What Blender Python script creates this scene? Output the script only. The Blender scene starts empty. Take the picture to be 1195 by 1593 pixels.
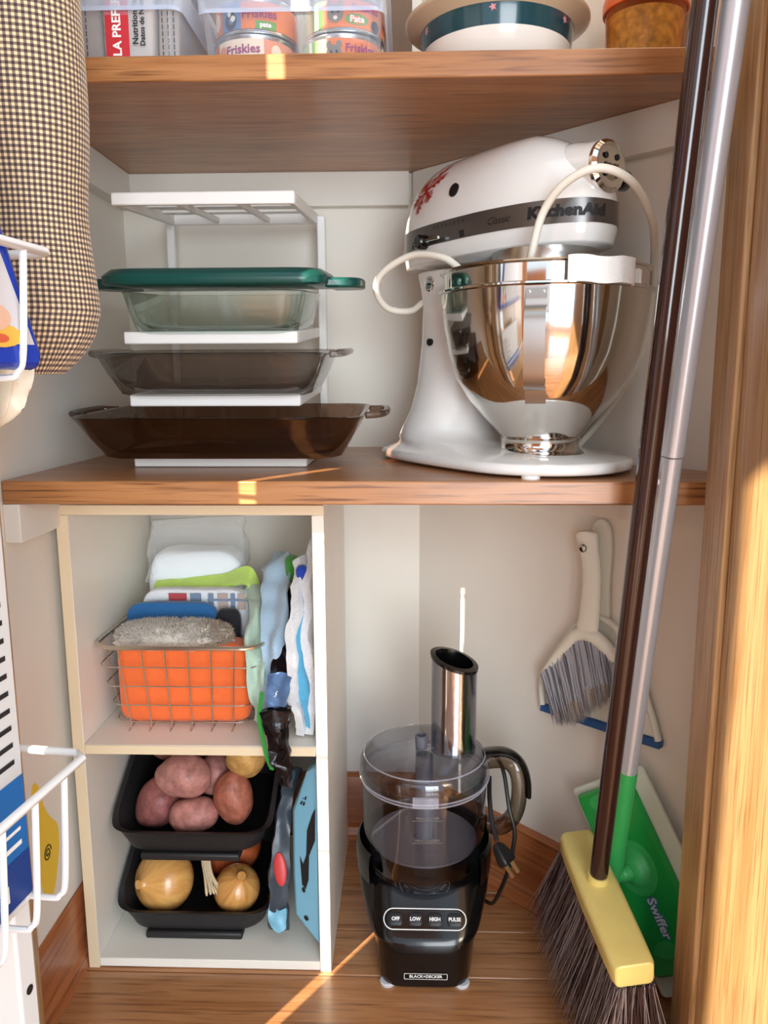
import bpy, bmesh, math, random
from mathutils import Vector, Matrix, Euler, noise as mnoise
C = bpy.context.scene
COL = C.collection
R = math.radians
PI = math.pi
random.seed(7)

# ------------------------------------------------------------------ camera, sky, sun, exposure
cam_d = bpy.data.cameras.new('camera')
cam = bpy.data.objects.new('camera', cam_d)
COL.objects.link(cam)
cam_d.sensor_fit = 'VERTICAL'
cam_d.sensor_height = 36.0
cam_d.lens = 36.0 * 1210.0 / 1593.0
cam_d.clip_start = 0.02
cam.matrix_world = (Matrix.Translation((0, 0, .76)) @ Matrix.Rotation(R(1.81), 4, 'Z')
                    @ Matrix.Rotation(R(90 - 9.67), 4, 'X') @ Matrix.Rotation(R(-.2), 4, 'Z'))
C.camera = cam

w = bpy.data.worlds.new('sky')
C.world = w
w.use_nodes = True
bg = w.node_tree.nodes['Background']
bg.inputs[0].default_value = (.74, .87, 1.0, 1)
bg.inputs[1].default_value = 1.25

sun_d = bpy.data.lights.new('sun', 'SUN')
sun_d.energy = 14.0
sun_d.color = (1.0, .88, .70)
sun_d.angle = R(.53)
sun = bpy.data.objects.new('sun', sun_d)
COL.objects.link(sun)
AZ, EL = R(34.7), R(23.5)
sdir = Vector((math.sin(AZ) * math.cos(EL), math.cos(AZ) * math.cos(EL), -math.sin(EL)))
sun.rotation_euler = sdir.to_track_quat('-Z', 'Y').to_euler()

def area(name, loc, target, sx, sy, energy, color):
    d = bpy.data.lights.new(name, 'AREA')
    d.shape = 'RECTANGLE'; d.size = sx; d.size_y = sy; d.energy = energy; d.color = color
    o = bpy.data.objects.new(name, d); COL.objects.link(o)
    o.location = loc
    o.rotation_euler = (Vector(target) - Vector(loc)).to_track_quat('-Z', 'Y').to_euler()
    return o
area('window_light', (.55, -1.6, .85), (0, 1, .5), 1.0, 1.4, 38, (.88, .95, 1.0))
C.cycles.max_bounces = 16
C.cycles.diffuse_bounces = 8
C.cycles.transmission_bounces = 14
C.cycles.transparent_max_bounces = 24

C.view_settings.view_transform = 'Standard'
C.view_settings.look = 'None'
C.view_settings.exposure = 0.45
C.view_settings.gamma = 1.0
C.view_settings.use_curve_mapping = False

# ------------------------------------------------------------------ materials
def s2l(c):
    return tuple(((x / 12.92) if x <= .04045 else ((x + .055) / 1.055) ** 2.4) for x in [v / 255 for v in c])

def mat(name, rgb, rough=.5, metal=0, spec=.5, coat=0, trans=0, ior=1.45, var=0, vscale=30, bump=0, bscale=200, sheen=0, sss=0, alpha=1, aniso=0):
    m = bpy.data.materials.new(name); m.use_nodes = True
    n = m.node_tree; b = n.nodes['Principled BSDF']
    c = s2l(rgb) + (1,)
    b.inputs['Base Color'].default_value = c
    b.inputs['Roughness'].default_value = rough
    b.inputs['Metallic'].default_value = metal
    b.inputs['Specular IOR Level'].default_value = spec
    b.inputs['Coat Weight'].default_value = coat
    b.inputs['Coat Roughness'].default_value = .05
    b.inputs['Transmission Weight'].default_value = trans
    b.inputs['IOR'].default_value = ior
    b.inputs['Sheen Weight'].default_value = sheen
    b.inputs['Anisotropic'].default_value = aniso
    b.inputs['Subsurface Weight'].default_value = sss
    b.inputs['Subsurface Scale'].default_value = .01
    b.inputs['Alpha'].default_value = alpha
    if var or bump:
        tc = n.nodes.new('ShaderNodeTexCoord')
    if var:
        nz = n.nodes.new('ShaderNodeTexNoise'); nz.inputs['Scale'].default_value = vscale; nz.inputs['Detail'].default_value = 4
        n.links.new(tc.outputs['Object'], nz.inputs['Vector'])
        mr = n.nodes.new('ShaderNodeMapRange')
        mr.inputs[1].default_value = .3; mr.inputs[2].default_value = .7
        mr.inputs[3].default_value = 1 - var; mr.inputs[4].default_value = 1 + var * .6
        n.links.new(nz.outputs['Fac'], mr.inputs[0])
        mx = n.nodes.new('ShaderNodeVectorMath'); mx.operation = 'SCALE'
        mx.inputs[0].default_value = c[:3]
        n.links.new(mr.outputs[0], mx.inputs['Scale'])
        n.links.new(mx.outputs[0], b.inputs['Base Color'])
    if bump:
        nb = n.nodes.new('ShaderNodeTexNoise'); nb.inputs['Scale'].default_value = bscale; nb.inputs['Detail'].default_value = 3
        n.links.new(tc.outputs['Object'], nb.inputs['Vector'])
        bp = n.nodes.new('ShaderNodeBump'); bp.inputs['Strength'].default_value = bump; bp.inputs['Distance'].default_value = .002
        n.links.new(nb.outputs['Fac'], bp.inputs['Height'])
        n.links.new(bp.outputs[0], b.inputs['Normal'])
    return m

def wood(name, dark, mid, light, axis='X', along=1.6, across=26, rough=.38, coat=.15, figure=1.0):
    m = bpy.data.materials.new(name); m.use_nodes = True
    n = m.node_tree; b = n.nodes['Principled BSDF']; L = n.links.new
    tc = n.nodes.new('ShaderNodeTexCoord'); oi = n.nodes.new('ShaderNodeObjectInfo')
    ad = n.nodes.new('ShaderNodeVectorMath'); ad.operation = 'MULTIPLY_ADD'
    ad.inputs[1].default_value = (1, 1, 1)
    sc = n.nodes.new('ShaderNodeVectorMath'); sc.operation = 'SCALE'; sc.inputs[0].default_value = (7, 5, 9)
    L(oi.outputs['Random'], sc.inputs['Scale'])
    L(tc.outputs['Object'], ad.inputs[0]); L(sc.outputs[0], ad.inputs[2])
    def grain(a, c, det, dist):
        mp = n.nodes.new('ShaderNodeMapping')
        k = {'X': (a, c, c), 'Y': (c, a, c), 'Z': (c, c, a)}[axis]
        mp.inputs['Scale'].default_value = k
        L(ad.outputs[0], mp.inputs['Vector'])
        nz = n.nodes.new('ShaderNodeTexNoise'); nz.inputs['Scale'].default_value = 1.0
        nz.inputs['Detail'].default_value = det; nz.inputs['Distortion'].default_value = dist
        L(mp.outputs[0], nz.inputs['Vector'])
        return nz
    g1 = grain(along, across, 3, .9 * figure); g2 = grain(along * 5, across * 9, 3, .2)
    # growth bands from the slow grain
    ms = n.nodes.new('ShaderNodeMath'); ms.operation = 'MULTIPLY'; ms.inputs[1].default_value = 5.0
    L(g1.outputs['Fac'], ms.inputs[0])
    fr = n.nodes.new('ShaderNodeMath'); fr.operation = 'PINGPONG'; fr.inputs[1].default_value = 1.0
    L(ms.outputs[0], fr.inputs[0])
    cr = n.nodes.new('ShaderNodeValToRGB'); e = cr.color_ramp.elements
    e[0].position = .0; e[0].color = s2l(mid) + (1,); e[1].position = 1; e[1].color = s2l(light) + (1,)
    x = cr.color_ramp.elements.new(.45); x.color = s2l([(p + q) / 2 for p, q in zip(mid, light)]) + (1,)
    L(fr.outputs[0], cr.inputs[0])
    mr = n.nodes.new('ShaderNodeMapRange'); mr.inputs[1].default_value = .50; mr.inputs[2].default_value = .72
    L(g2.outputs['Fac'], mr.inputs[0])
    mx = n.nodes.new('ShaderNodeMix'); mx.data_type = 'RGBA'
    L(mr.outputs[0], mx.inputs[0]); L(cr.outputs[0], mx.inputs[6]); mx.inputs[7].default_value = s2l(dark) + (1,)
    L(mx.outputs[2], b.inputs['Base Color'])
    b.inputs['Roughness'].default_value = rough
    b.inputs['Coat Weight'].default_value = coat
    b.inputs['Coat Roughness'].default_value = .2
    bp = n.nodes.new('ShaderNodeBump'); bp.inputs['Strength'].default_value = .12; bp.inputs['Distance'].default_value = .001
    L(g2.outputs['Fac'], bp.inputs['Height']); L(bp.outputs[0], b.inputs['Normal'])
    return m

def glass(name, rgb, rough=.0, ior=1.45):
    m = bpy.data.materials.new(name); m.use_nodes = True
    n = m.node_tree
    for x in list(n.nodes):
        if x.type == 'BSDF_PRINCIPLED': n.nodes.remove(x)
    g = n.nodes.new('ShaderNodeBsdfGlass'); g.inputs['Color'].default_value = s2l(rgb) + (1,)
    g.inputs['Roughness'].default_value = rough; g.inputs['IOR'].default_value = ior
    n.links.new(g.outputs[0], n.nodes['Material Output'].inputs['Surface'])
    return m

def clear(name, rgb, amount=.5, ior=1.45, tint=None):
    # thin clear wall: a refracting share and a straight see-through share of one tint
    m = glass(name, rgb, .0, ior); n = m.node_tree
    g = [x for x in n.nodes if x.type == 'BSDF_GLASS'][0]
    t = n.nodes.new('ShaderNodeBsdfTransparent'); t.inputs[0].default_value = s2l(tint or rgb) + (1,)
    mx = n.nodes.new('ShaderNodeMixShader'); mx.inputs[0].default_value = amount
    n.links.new(t.outputs[0], mx.inputs[1]); n.links.new(g.outputs[0], mx.inputs[2])
    n.links.new(mx.outputs[0], n.nodes['Material Output'].inputs['Surface'])
    return m

def thin(name, rgb, edge, ior=1.5, boost=1.0):
    # thin glass wall: tinted see-through, Fresnel mirror skin, deeper tint where the wall is met edge-on
    m = bpy.data.materials.new(name); m.use_nodes = True
    n = m.node_tree; L = n.links.new
    n.nodes.remove(n.nodes['Principled BSDF'])
    lw = n.nodes.new('ShaderNodeLayerWeight'); lw.inputs[0].default_value = .25
    cm = n.nodes.new('ShaderNodeMix'); cm.data_type = 'RGBA'
    cm.inputs[6].default_value = s2l(rgb) + (1,); cm.inputs[7].default_value = s2l(edge) + (1,)
    L(lw.outputs['Facing'], cm.inputs[0])
    t = n.nodes.new('ShaderNodeBsdfTransparent'); L(cm.outputs[2], t.inputs[0])
    g = n.nodes.new('ShaderNodeBsdfGlossy'); g.inputs['Roughness'].default_value = .02
    f0 = ((ior - 1)/(ior + 1))**2*boost
    l2 = n.nodes.new('ShaderNodeLayerWeight'); l2.inputs[0].default_value = .5
    pw = n.nodes.new('ShaderNodeMath'); pw.operation = 'POWER'; pw.inputs[1].default_value = 4.0
    L(l2.outputs['Facing'], pw.inputs[0])
    k = n.nodes.new('ShaderNodeMapRange'); k.inputs[3].default_value = f0; k.inputs[4].default_value = .9
    L(pw.outputs[0], k.inputs[0])
    mx = n.nodes.new('ShaderNodeMixShader')
    L(k.outputs[0], mx.inputs[0]); L(t.outputs[0], mx.inputs[1]); L(g.outputs[0], mx.inputs[2])
    L(mx.outputs[0], n.nodes['Material Output'].inputs['Surface'])
    return m

def film(name, rgb, amount=.12, rough=.12):
    # thin clear film: mostly see-through with a glossy skin
    m = bpy.data.materials.new(name); m.use_nodes = True
    n = m.node_tree; b = n.nodes['Principled BSDF']
    b.inputs['Base Color'].default_value = s2l(rgb) + (1,)
    b.inputs['Roughness'].default_value = rough
    b.inputs['Specular IOR Level'].default_value = .8
    t = n.nodes.new('ShaderNodeBsdfTransparent')
    lw = n.nodes.new('ShaderNodeLayerWeight'); lw.inputs[0].default_value = .35
    mp = n.nodes.new('ShaderNodeMapRange'); mp.inputs[3].default_value = amount; mp.inputs[4].default_value = min(1, amount + .55)
    n.links.new(lw.outputs['Facing'], mp.inputs[0])
    mx = n.nodes.new('ShaderNodeMixShader')
    n.links.new(mp.outputs[0], mx.inputs[0]); n.links.new(t.outputs[0], mx.inputs[1]); n.links.new(b.outputs[0], mx.inputs[2])
    n.links.new(mx.outputs[0], n.nodes['Material Output'].inputs['Surface'])
    return m

def gingham(name, ground, dark, period):
    m = bpy.data.materials.new(name); m.use_nodes = True
    n = m.node_tree; b = n.nodes['Principled BSDF']; L = n.links.new
    tc = n.nodes.new('ShaderNodeTexCoord'); sp = n.nodes.new('ShaderNodeSeparateXYZ')
    L(tc.outputs['UV'], sp.inputs[0])
    def stripe(sock):
        a = n.nodes.new('ShaderNodeMath'); a.operation = 'MULTIPLY'; a.inputs[1].default_value = 1 / period
        L(sock, a.inputs[0])
        f = n.nodes.new('ShaderNodeMath'); f.operation = 'PINGPONG'; f.inputs[1].default_value = .5
        L(a.outputs[0], f.inputs[0])
        r = n.nodes.new('ShaderNodeMapRange'); r.inputs[1].default_value = .20; r.inputs[2].default_value = .30
        L(f.outputs[0], r.inputs[0])
        return r.outputs[0]
    u, v = stripe(sp.outputs[0]), stripe(sp.outputs[1])
    s = n.nodes.new('ShaderNodeMath'); s.operation = 'ADD'
    L(u, s.inputs[0]); L(v, s.inputs[1])
    h = n.nodes.new('ShaderNodeMath'); h.operation = 'MULTIPLY'; h.inputs[1].default_value = .5
    L(s.outputs[0], h.inputs[0])
    cr = n.nodes.new('ShaderNodeValToRGB'); e = cr.color_ramp.elements
    e[0].position = 0; e[0].color = s2l(ground) + (1,); e[1].position = 1; e[1].color = s2l(dark) + (1,)
    x = e.new(.5); x.color = s2l([p * .42 + q * .58 for p, q in zip(ground, dark)]) + (1,)
    L(h.outputs[0], cr.inputs[0]); L(cr.outputs[0], b.inputs['Base Color'])
    b.inputs['Roughness'].default_value = .85; b.inputs['Sheen Weight'].default_value = .2
    return m

M = {}
M['paint'] = mat('cream_wall_paint', (229, 223, 212), .55, var=.03, vscale=9, bump=.08, bscale=60)
M['paint_white'] = mat('white_trim_paint', (228, 224, 214), .4, var=.02, vscale=14)
M['shelf'] = wood('oak_laminate', (112, 68, 38), (158, 104, 60), (178, 124, 78), 'X', 2.2, 34, .33, .2)
M['floor'] = wood('oak_floorboards', (126, 80, 48), (160, 106, 64), (178, 126, 82), 'X', 2.0, 26, .3, .35, 1.4)
M['base_x'] = wood('oak_baseboard', (120, 66, 36), (160, 92, 52), (176, 108, 64), 'X', 2.2, 30, .35, .3)
M['base_y'] = wood('oak_baseboard_side', (120, 66, 36), (160, 92, 52), (176, 108, 64), 'Y', 2.2, 30, .35, .3)
M['jamb'] = wood('oak_jamb', (126, 92, 56), (164, 124, 80), (184, 148, 104), 'Z', 2.2, 36, .35, .3)
M['oak_far'] = wood('oak_kitchen', (110, 62, 30), (170, 108, 60), (188, 126, 74), 'Z', 1.5, 14, .4, .2)
M['cab'] = mat('white_melamine', (232, 226, 214), .35, var=.02, vscale=8)
M['cab_edge'] = mat('melamine_edge', (226, 206, 172), .45)
M['white_plastic'] = mat('white_plastic', (236, 234, 230), .35, sss=.0)
M['enamel'] = mat('white_enamel', (232, 230, 226), .12, coat=.6)
M['steel'] = mat('polished_steel', (214, 210, 204), .07, 1)
M['steel_b'] = mat('brushed_steel', (200, 198, 194), .24, 1)
M['handle_steel'] = mat('worn_handle_steel', (172, 168, 164), .36, 1)
M['chrome'] = mat('chrome', (225, 225, 225), .05, 1)
M['wire'] = mat('chrome_wire', (204, 196, 180), .25, .9)
M['alu'] = mat('satin_aluminium', (210, 215, 224), .3, .5)
M['black_gloss'] = mat('gloss_black', (10, 9, 10), .16, coat=.2)
M['black'] = mat('matte_black', (22, 21, 23), .45)
M['bin'] = mat('black_bin_plastic', (34, 32, 33), .5, bump=.1, bscale=500)
M['rack_white'] = mat('white_coated_wire', (226, 226, 224), .35)
M['teal'] = mat('teal_plastic', (18, 70, 64), .3)
M['cord'] = mat('ivory_cord', (228, 222, 208), .4)
M['glass_clear'] = thin('clear_glass', (250, 253, 251), (178, 200, 190), 1.5, 1.8)
M['glass_grey'] = thin('smoky_glass', (238, 235, 233), (150, 142, 140), 1.5, 1.8)
M['glass_amber'] = thin('amber_glass', (206, 188, 176), (120, 88, 70), 1.5, 1.8)
M['plastic_clear'] = glass('clear_tub', (240, 244, 250), .02, 1.25)
M['proc_clear'] = thin('clear_processor_bowl', (246, 247, 250), (170, 172, 184), 1.5, 1.3)
M['film'] = film('clear_film', (240, 242, 244))
M['ginger'] = gingham('gingham_cloth', (226, 200, 158), (58, 42, 44), .0047)
M['ink'] = mat('black_print', (30, 28, 30), .6)
M['white_ink'] = mat('white_print', (236, 236, 232), .5)

# ------------------------------------------------------------------ mesh builder
class B:
    def __init__(s): s.v = []; s.f = []; s.m = []; s.uv = {}
    def add(s, vs, fs, mi=0):
        o = len(s.v)
        s.v += [Vector(p) for p in vs]
        s.f += [[i + o for i in f] for f in fs]; s.m += [mi] * len(fs)
        return s
    def box(s, x0, x1, y0, y1, z0, z1, mi=0):
        return s.add([(x0,y0,z0),(x1,y0,z0),(x1,y1,z0),(x0,y1,z0),(x0,y0,z1),(x1,y0,z1),(x1,y1,z1),(x0,y1,z1)],
                     [(0,3,2,1),(4,5,6,7),(0,1,5,4),(1,2,6,5),(2,3,7,6),(3,0,4,7)], mi)
    def obox(s, c, a, b, d, mi=0):
        c, a, b, d = map(Vector, (c, a, b, d))
        k = [(-1,-1,-1),(1,-1,-1),(1,1,-1),(-1,1,-1),(-1,-1,1),(1,-1,1),(1,1,1),(-1,1,1)]
        return s.add([c + a*i + b*j + d*l for i, j, l in k],
                     [(0,3,2,1),(4,5,6,7),(0,1,5,4),(1,2,6,5),(2,3,7,6),(3,0,4,7)], mi)
    def loft(s, rings, cap0=True, cap1=True, closed=True, mi=0):
        n = len(rings[0]); vs = [p for r in rings for p in r]; fs = []
        for i in range(len(rings) - 1):
            for j in range(n if closed else n - 1):
                k = (j + 1) % n
                fs.append((i*n+j, i*n+k, (i+1)*n+k, (i+1)*n+j))
        if cap0: fs.append(tuple(reversed(range(n))))
        if cap1: fs.append(tuple((len(rings)-1)*n + j for j in range(n)))
        return s.add(vs, fs, mi)
    def lathe(s, prof, c=(0,0,0), n=48, mi=0, cap0=False, cap1=False, mtx=None, a0=0, a1=2*PI):
        full = abs(a1 - a0 - 2*PI) < 1e-6
        rings = []
        for r, z in prof:
            ring = []
            for j in range(n if full else n + 1):
                a = a0 + (a1 - a0) * j / n
                p = Vector((max(r, 1e-5)*math.cos(a), max(r, 1e-5)*math.sin(a), z))
                if mtx: p = mtx @ p
                ring.append(p + Vector(c))
            rings.append(ring)
        return s.loft(rings, cap0, cap1, full, mi)
    def tube(s, path, r, n=8, closed=False, mi=0, caps=True):
        P = [Vector(p) for p in path]; L = len(P); rings = []
        rr_ = r if isinstance(r, (list, tuple)) else [r] * L
        T = []
        for i in range(L):
            a = P[(i - 1) % L] if (closed or i > 0) else P[i]
            b = P[(i + 1) % L] if (closed or i < L - 1) else P[i]
            t = (b - a); T.append(t.normalized() if t.length > 1e-9 else Vector((0, 0, 1)))
        u = T[0].orthogonal().normalized()
        for i in range(L):
            u = (u - T[i] * u.dot(T[i]))
            u = u.normalized() if u.length > 1e-6 else T[i].orthogonal().normalized()
            q = T[i].cross(u)
            rings.append([P[i] + (u*math.cos(2*PI*k/n) + q*math.sin(2*PI*k/n)) * rr_[i] for k in range(n)])
        if closed:
            rings.append(rings[0])
            return s.loft(rings, False, False, True, mi)
        return s.loft(rings, caps, caps, True, mi)
    def prism(s, poly, z0, z1, mi=0, mtx=None):
        a = [Vector((x, y, z0)) for x, y in poly]; b = [Vector((x, y, z1)) for x, y in poly]
        if mtx: a = [mtx @ p for p in a]; b = [mtx @ p for p in b]
        return s.loft([a, b], True, True, True, mi)
    def blob(s, c, rx, ry, rz, nu=28, nv=18, amp=0, fr=8, mi=0, rot=None, power=1, seed=0):
        rings = []; mx = Euler(rot).to_matrix() if rot else Matrix.Identity(3)
        for i in range(1, nv):
            t = PI * i / nv; ring = []
            for j in range(nu):
                a = 2*PI*j/nu
                d = Vector((math.sin(t)*math.cos(a), math.sin(t)*math.sin(a), -math.cos(t)))
                if power != 1:
                    d = Vector([math.copysign(abs(q)**power, q) for q in d])
                k = 1 + amp * mnoise.noise(d * fr * .3 + Vector((seed*3.1, seed*1.7, seed)))
                ring.append(mx @ Vector((d.x*rx*k, d.y*ry*k, d.z*rz*k)) + Vector(c))
            rings.append(ring)
        return s.loft(rings, True, True, True, mi)
    def text(s, txt, size, fn, mi=0, bold=0, ax='CENTER', thick=True, shear=0):
        cu = bpy.data.curves.new('t', 'FONT'); cu.body = txt; cu.size = size; cu.align_x = ax; cu.align_y = 'CENTER'
        cu.offset = bold; cu.resolution_u = 2; cu.shear = shear
        o = bpy.data.objects.new('t', cu); COL.objects.link(o)
        dg = bpy.context.evaluated_depsgraph_get()
        me = bpy.data.meshes.new_from_object(o.evaluated_get(dg))
        s.add([fn(p.co.x, p.co.y) for p in me.vertices], [tuple(p.vertices) for p in me.polygons], mi)
        bpy.data.objects.remove(o); bpy.data.curves.remove(cu); bpy.data.meshes.remove(me)
        return s
    def obj(s, name, mats, parent=None, smooth=40, bevel=0, seg=2, sub=0, fix=True, kind=None, label=None, origin=None):
        me = bpy.data.meshes.new(name)
        off = Vector(origin) if origin else Vector((0, 0, 0))
        if parent is not None and origin is None: off = Vector(parent.get('_o', (0, 0, 0)))
        me.from_pydata([p - off for p in s.v], [], s.f)
        for m in (mats if isinstance(mats, (list, tuple)) else [mats]):
            me.materials.append(M[m] if isinstance(m, str) else m)
        me.polygons.foreach_set('material_index', s.m)
        if fix:
            bm = bmesh.new(); bm.from_mesh(me); bmesh.ops.recalc_face_normals(bm, faces=bm.faces); bm.to_mesh(me); bm.free()
        if smooth:
            me.polygons.foreach_set('use_smooth', [True] * len(me.polygons))
            me.set_sharp_from_angle(angle=R(smooth))
        me.update()
        o = bpy.data.objects.new(name, me); COL.objects.link(o)
        if parent is not None: o.parent = parent
        elif origin: o.location = off
        if bevel:
            bv = o.modifiers.new('bevel', 'BEVEL'); bv.width = bevel; bv.segments = seg; bv.limit_method = 'ANGLE'; bv.angle_limit = R(40)
        if sub:
            sb = o.modifiers.new('sub', 'SUBSURF'); sb.levels = sub; sb.render_levels = sub
        if kind: o['kind'] = kind
        if label: o['label'] = label
        return o

def tag(o, label, cat, group=None):
    o['label'] = label; o['category'] = cat
    if group: o['group'] = group
    return o
def thing(name, label, cat, loc=(0, 0, 0), rot=(0, 0, 0), group=None, local=False):
    # an Empty at the base of the thing; local=False: parts are modelled in world coordinates
    o = bpy.data.objects.new(name, None); COL.objects.link(o)
    o.empty_display_size = .02
    o.location = loc; o.rotation_euler = rot
    o['_o'] = (0, 0, 0) if local else tuple(loc)
    return tag(o, label, cat, group)
def struct(b, name, m, bevel=0, smooth=40, parent=None):
    o = b.obj(name, m, parent, smooth=smooth, bevel=bevel)
    if parent is None: o['kind'] = 'structure'
    return o
def rr(cx, cy, hx, hy, r, z, n=6):
    r = min(r, hx * .999, hy * .999); out = []
    for sx, sy, a in ((1, 1, 0), (-1, 1, 90), (-1, -1, 180), (1, -1, 270)):
        for i in range(n + 1):
            t = R(a + 90 * i / n)
            out.append(Vector((cx + sx*(hx - r) + r*math.cos(t), cy + sy*(hy - r) + r*math.sin(t), z)))
    return out
def se(cx, cy, a, b, n, z, N=40, ph=0):
    out = []
    for i in range(N):
        t = 2*PI*i/N + ph
        c, q = math.cos(t), math.sin(t)
        out.append(Vector((cx + a*math.copysign(abs(c)**(2/n), c), cy + b*math.copysign(abs(q)**(2/n), q), z)))
    return out
def spline(P, k=8, closed=False):
    P = [Vector(p) for p in P]; out = []; L = len(P)
    rng = range(L) if closed else range(L - 1)
    for i in rng:
        p0 = P[(i-1) % L] if (closed or i > 0) else P[i]; p1 = P[i]; p2 = P[(i+1) % L]
        p3 = P[(i+2) % L] if (closed or i < L - 2) else p2
        for j in range(k):
            t = j / k
            out.append(.5*((2*p1) + (p2-p0)*t + (2*p0-5*p1+4*p2-p3)*t*t + (3*p1-p0-3*p2+p3)*t**3))
    if not closed: out.append(P[-1])
    return out
def finish_copy(src, loc, rot, label):
    c = src.copy(); COL.objects.link(c); c.location = loc; c.rotation_euler = rot; c['label'] = label
    for ch in list(src.children):
        d = ch.copy(); COL.objects.link(d); d.parent = c
    return c

# ------------------------------------------------------------------ setting
XL, YB, WD = -.43, 1.219, 1.237          # left wall, back wall, diagonal wall x + y = WD
ZM, ZU = .656, 1.06                      # top of the middle shelf, underside of the upper shelf
S2 = math.sqrt(.5)
def wp(s, off, z):                       # point on the diagonal wall: s along it, off = distance in front of it
    return Vector((.018 + s*S2 - off*S2, 1.219 - s*S2 - off*S2, z))

fl = struct(B().box(-2.6, 2.2, -2.6, 1.6, -.06, -.008), 'floor', 'floor')
pm = None
for k in range(26):
    y0 = 1.230 - .085 * (k + 1)
    if pm is None:
        pm = B().box(-1.0, 1.2, 0, .0836, -.009, 0).obj('plank', 'floor', fl, bevel=.0012, seg=1)
        p = pm
    else:
        p = pm.copy(); COL.objects.link(p)
    p.location = (((k * 37) % 11) * .02 - .1, y0, 0)
struct(B().box(XL - .05, XL, .69, 1.27, 0, 2.3), 'wall_left', 'paint')
struct(B().box(XL - .05, .05, YB, YB + .05, 0, 2.3), 'wall_back', 'paint')
struct(B().loft([[wp(-.02, 0, z), wp(.66, 0, z), wp(.66, -.05, z), wp(-.02, -.05, z)] for z in (0, 2.3)]), 'wall_right', 'paint')
struct(B().box(.30, .75, .70, .745, 0, 2.3), 'wall_front_right', 'paint')
struct(B().box(-1.1, -.40, .64, .69, 0, 2.3), 'wall_front_left', 'paint')
struct(B().box(-.6, .7, .62, 1.3, 2.3, 2.34), 'ceiling', 'paint_white')
# oak door jambs
struct(B().box(.289, .320, .50, .694, 0, 2.3).box(.284, .320, .696, .747, 0, 2.3), 'trim_1', 'jamb', bevel=.002)
struct(B().box(-.415, -.386, .655, .716, 0, 2.3).box(-.46, -.366, .622, .65, 0, 2.3), 'trim_2', 'jamb', bevel=.002)  # second box: unseen casing strip added to stop sun leaking past the hinge
# cleats that carry the shelves
def cleats(zt, h, k):
    struct(B().box(XL, XL + .018, .80, YB - .018, zt - h, zt), 'trim_%d' % k, 'paint_white', bevel=.001)
    struct(B().box(XL, .0, YB - .018, YB, zt - h, zt), 'trim_%d' % (k + 1), 'paint_white', bevel=.001)
    struct(B().loft([[wp(.0, .018, z), wp(.56, .018, z), wp(.56, 0, z), wp(.0, 0, z)] for z in (zt - h, zt)]), 'trim_%d' % (k + 2), 'paint_white', bevel=.001)
cleats(ZU, .048, 3)
cleats(ZM - .025, .042, 6)
# baseboards with a shoe moulding
prof = [(0, 0), (.030, 0), (.030, .010), (.024, .020), (.015, .023), (.015, .095), (.012, .104), (.006, .108), (0, .108)]
def base(p0, p1, nrm, name, m, thick=1.0):
    p0, p1, nrm = Vector(p0), Vector(p1), Vector(nrm)
    L = (p1 - p0).length; d = (p1 - p0).normalized(); sg = 1 if Vector((-d.y, d.x, 0)).dot(nrm) > 0 else -1
    o = B().loft([[Vector((x, sg*q*thick, z)) for q, z in prof] for x in (0, L)]).obj(name, m, smooth=30)
    o.location = p0; o.rotation_euler = (0, 0, math.atan2(d.y, d.x)); o['kind'] = 'structure'
base((XL, .748, 0), (XL, YB, 0), (1, 0, 0), 'baseboard_left', 'base_x', .37)
base((XL, YB, 0), (.02, YB, 0), (0, -1, 0), 'baseboard_back', 'base_x')
base(wp(0, 0, 0), wp(.62, 0, 0), (-S2, -S2, 0), 'baseboard_right', 'base_x')
# kitchen behind the photographer: oak cabinet wall on the left, open window side on the right
kw = struct(B().box(-2.0, -.30, -2.3, -2.26, 0, 1.0), 'wall_behind', 'oak_far')
for i, (x0, x1) in enumerate(((-1.95, -1.42), (-1.38, -.86), (-.82, -.34))):
    for z0, z1 in ((.12, .66), (.70, .96)):
        struct(B().box(x0, x1, -2.262, -2.24, z0, z1), 'panel', 'oak_far', bevel=.006, parent=kw)
struct(B().box(-1.30, -.795, -.90, -.86, 0, 2.2).box(-.794, .25, -.90, -.86, 1.50, 2.2), 'sun_blocker', 'oak_far')  # unseen slab and header added to keep sun off the closet and upper jamb

# ------------------------------------------------------------------ door with rack, left of the opening
dd = Vector((-.1357, -.9907, 0)); dn = Vector((.9907, -.1357, 0))     # along the door (towards us), out of its inner face
dp = Vector((-.352, .64, 0))
def dpt(s, o, z): return dp + dd*s + dn*o + Vector((0, 0, z))
def dbox(s0, s1, o0, o1, z0, z1):
    return B().loft([[dpt(s0, o0, z), dpt(s1, o0, z), dpt(s1, o1, z), dpt(s0, o1, z)] for z in (z0, z1)])
door = struct(dbox(.0, .119, -.012, 0, .015, 2.0), 'door_1', 'jamb', bevel=.002)
struct(dbox(.170, .42, -.012, 0, .015, 2.0), 'board', 'jamb', bevel=.002, parent=door)  # unseen gap before this board is added to pass the thin sun streak
struct(dbox(.424, .70, -.012, 0, .015, 2.0), 'board', 'jamb', bevel=.002, parent=door)
for z0, z1 in ((.02, .07), (1.55, 1.65), (1.88, 1.98)):
    struct(dbox(.01, .69, -.034, -.0122, z0, z1), 'crossbar', 'jamb', bevel=.002, parent=door)

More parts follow.
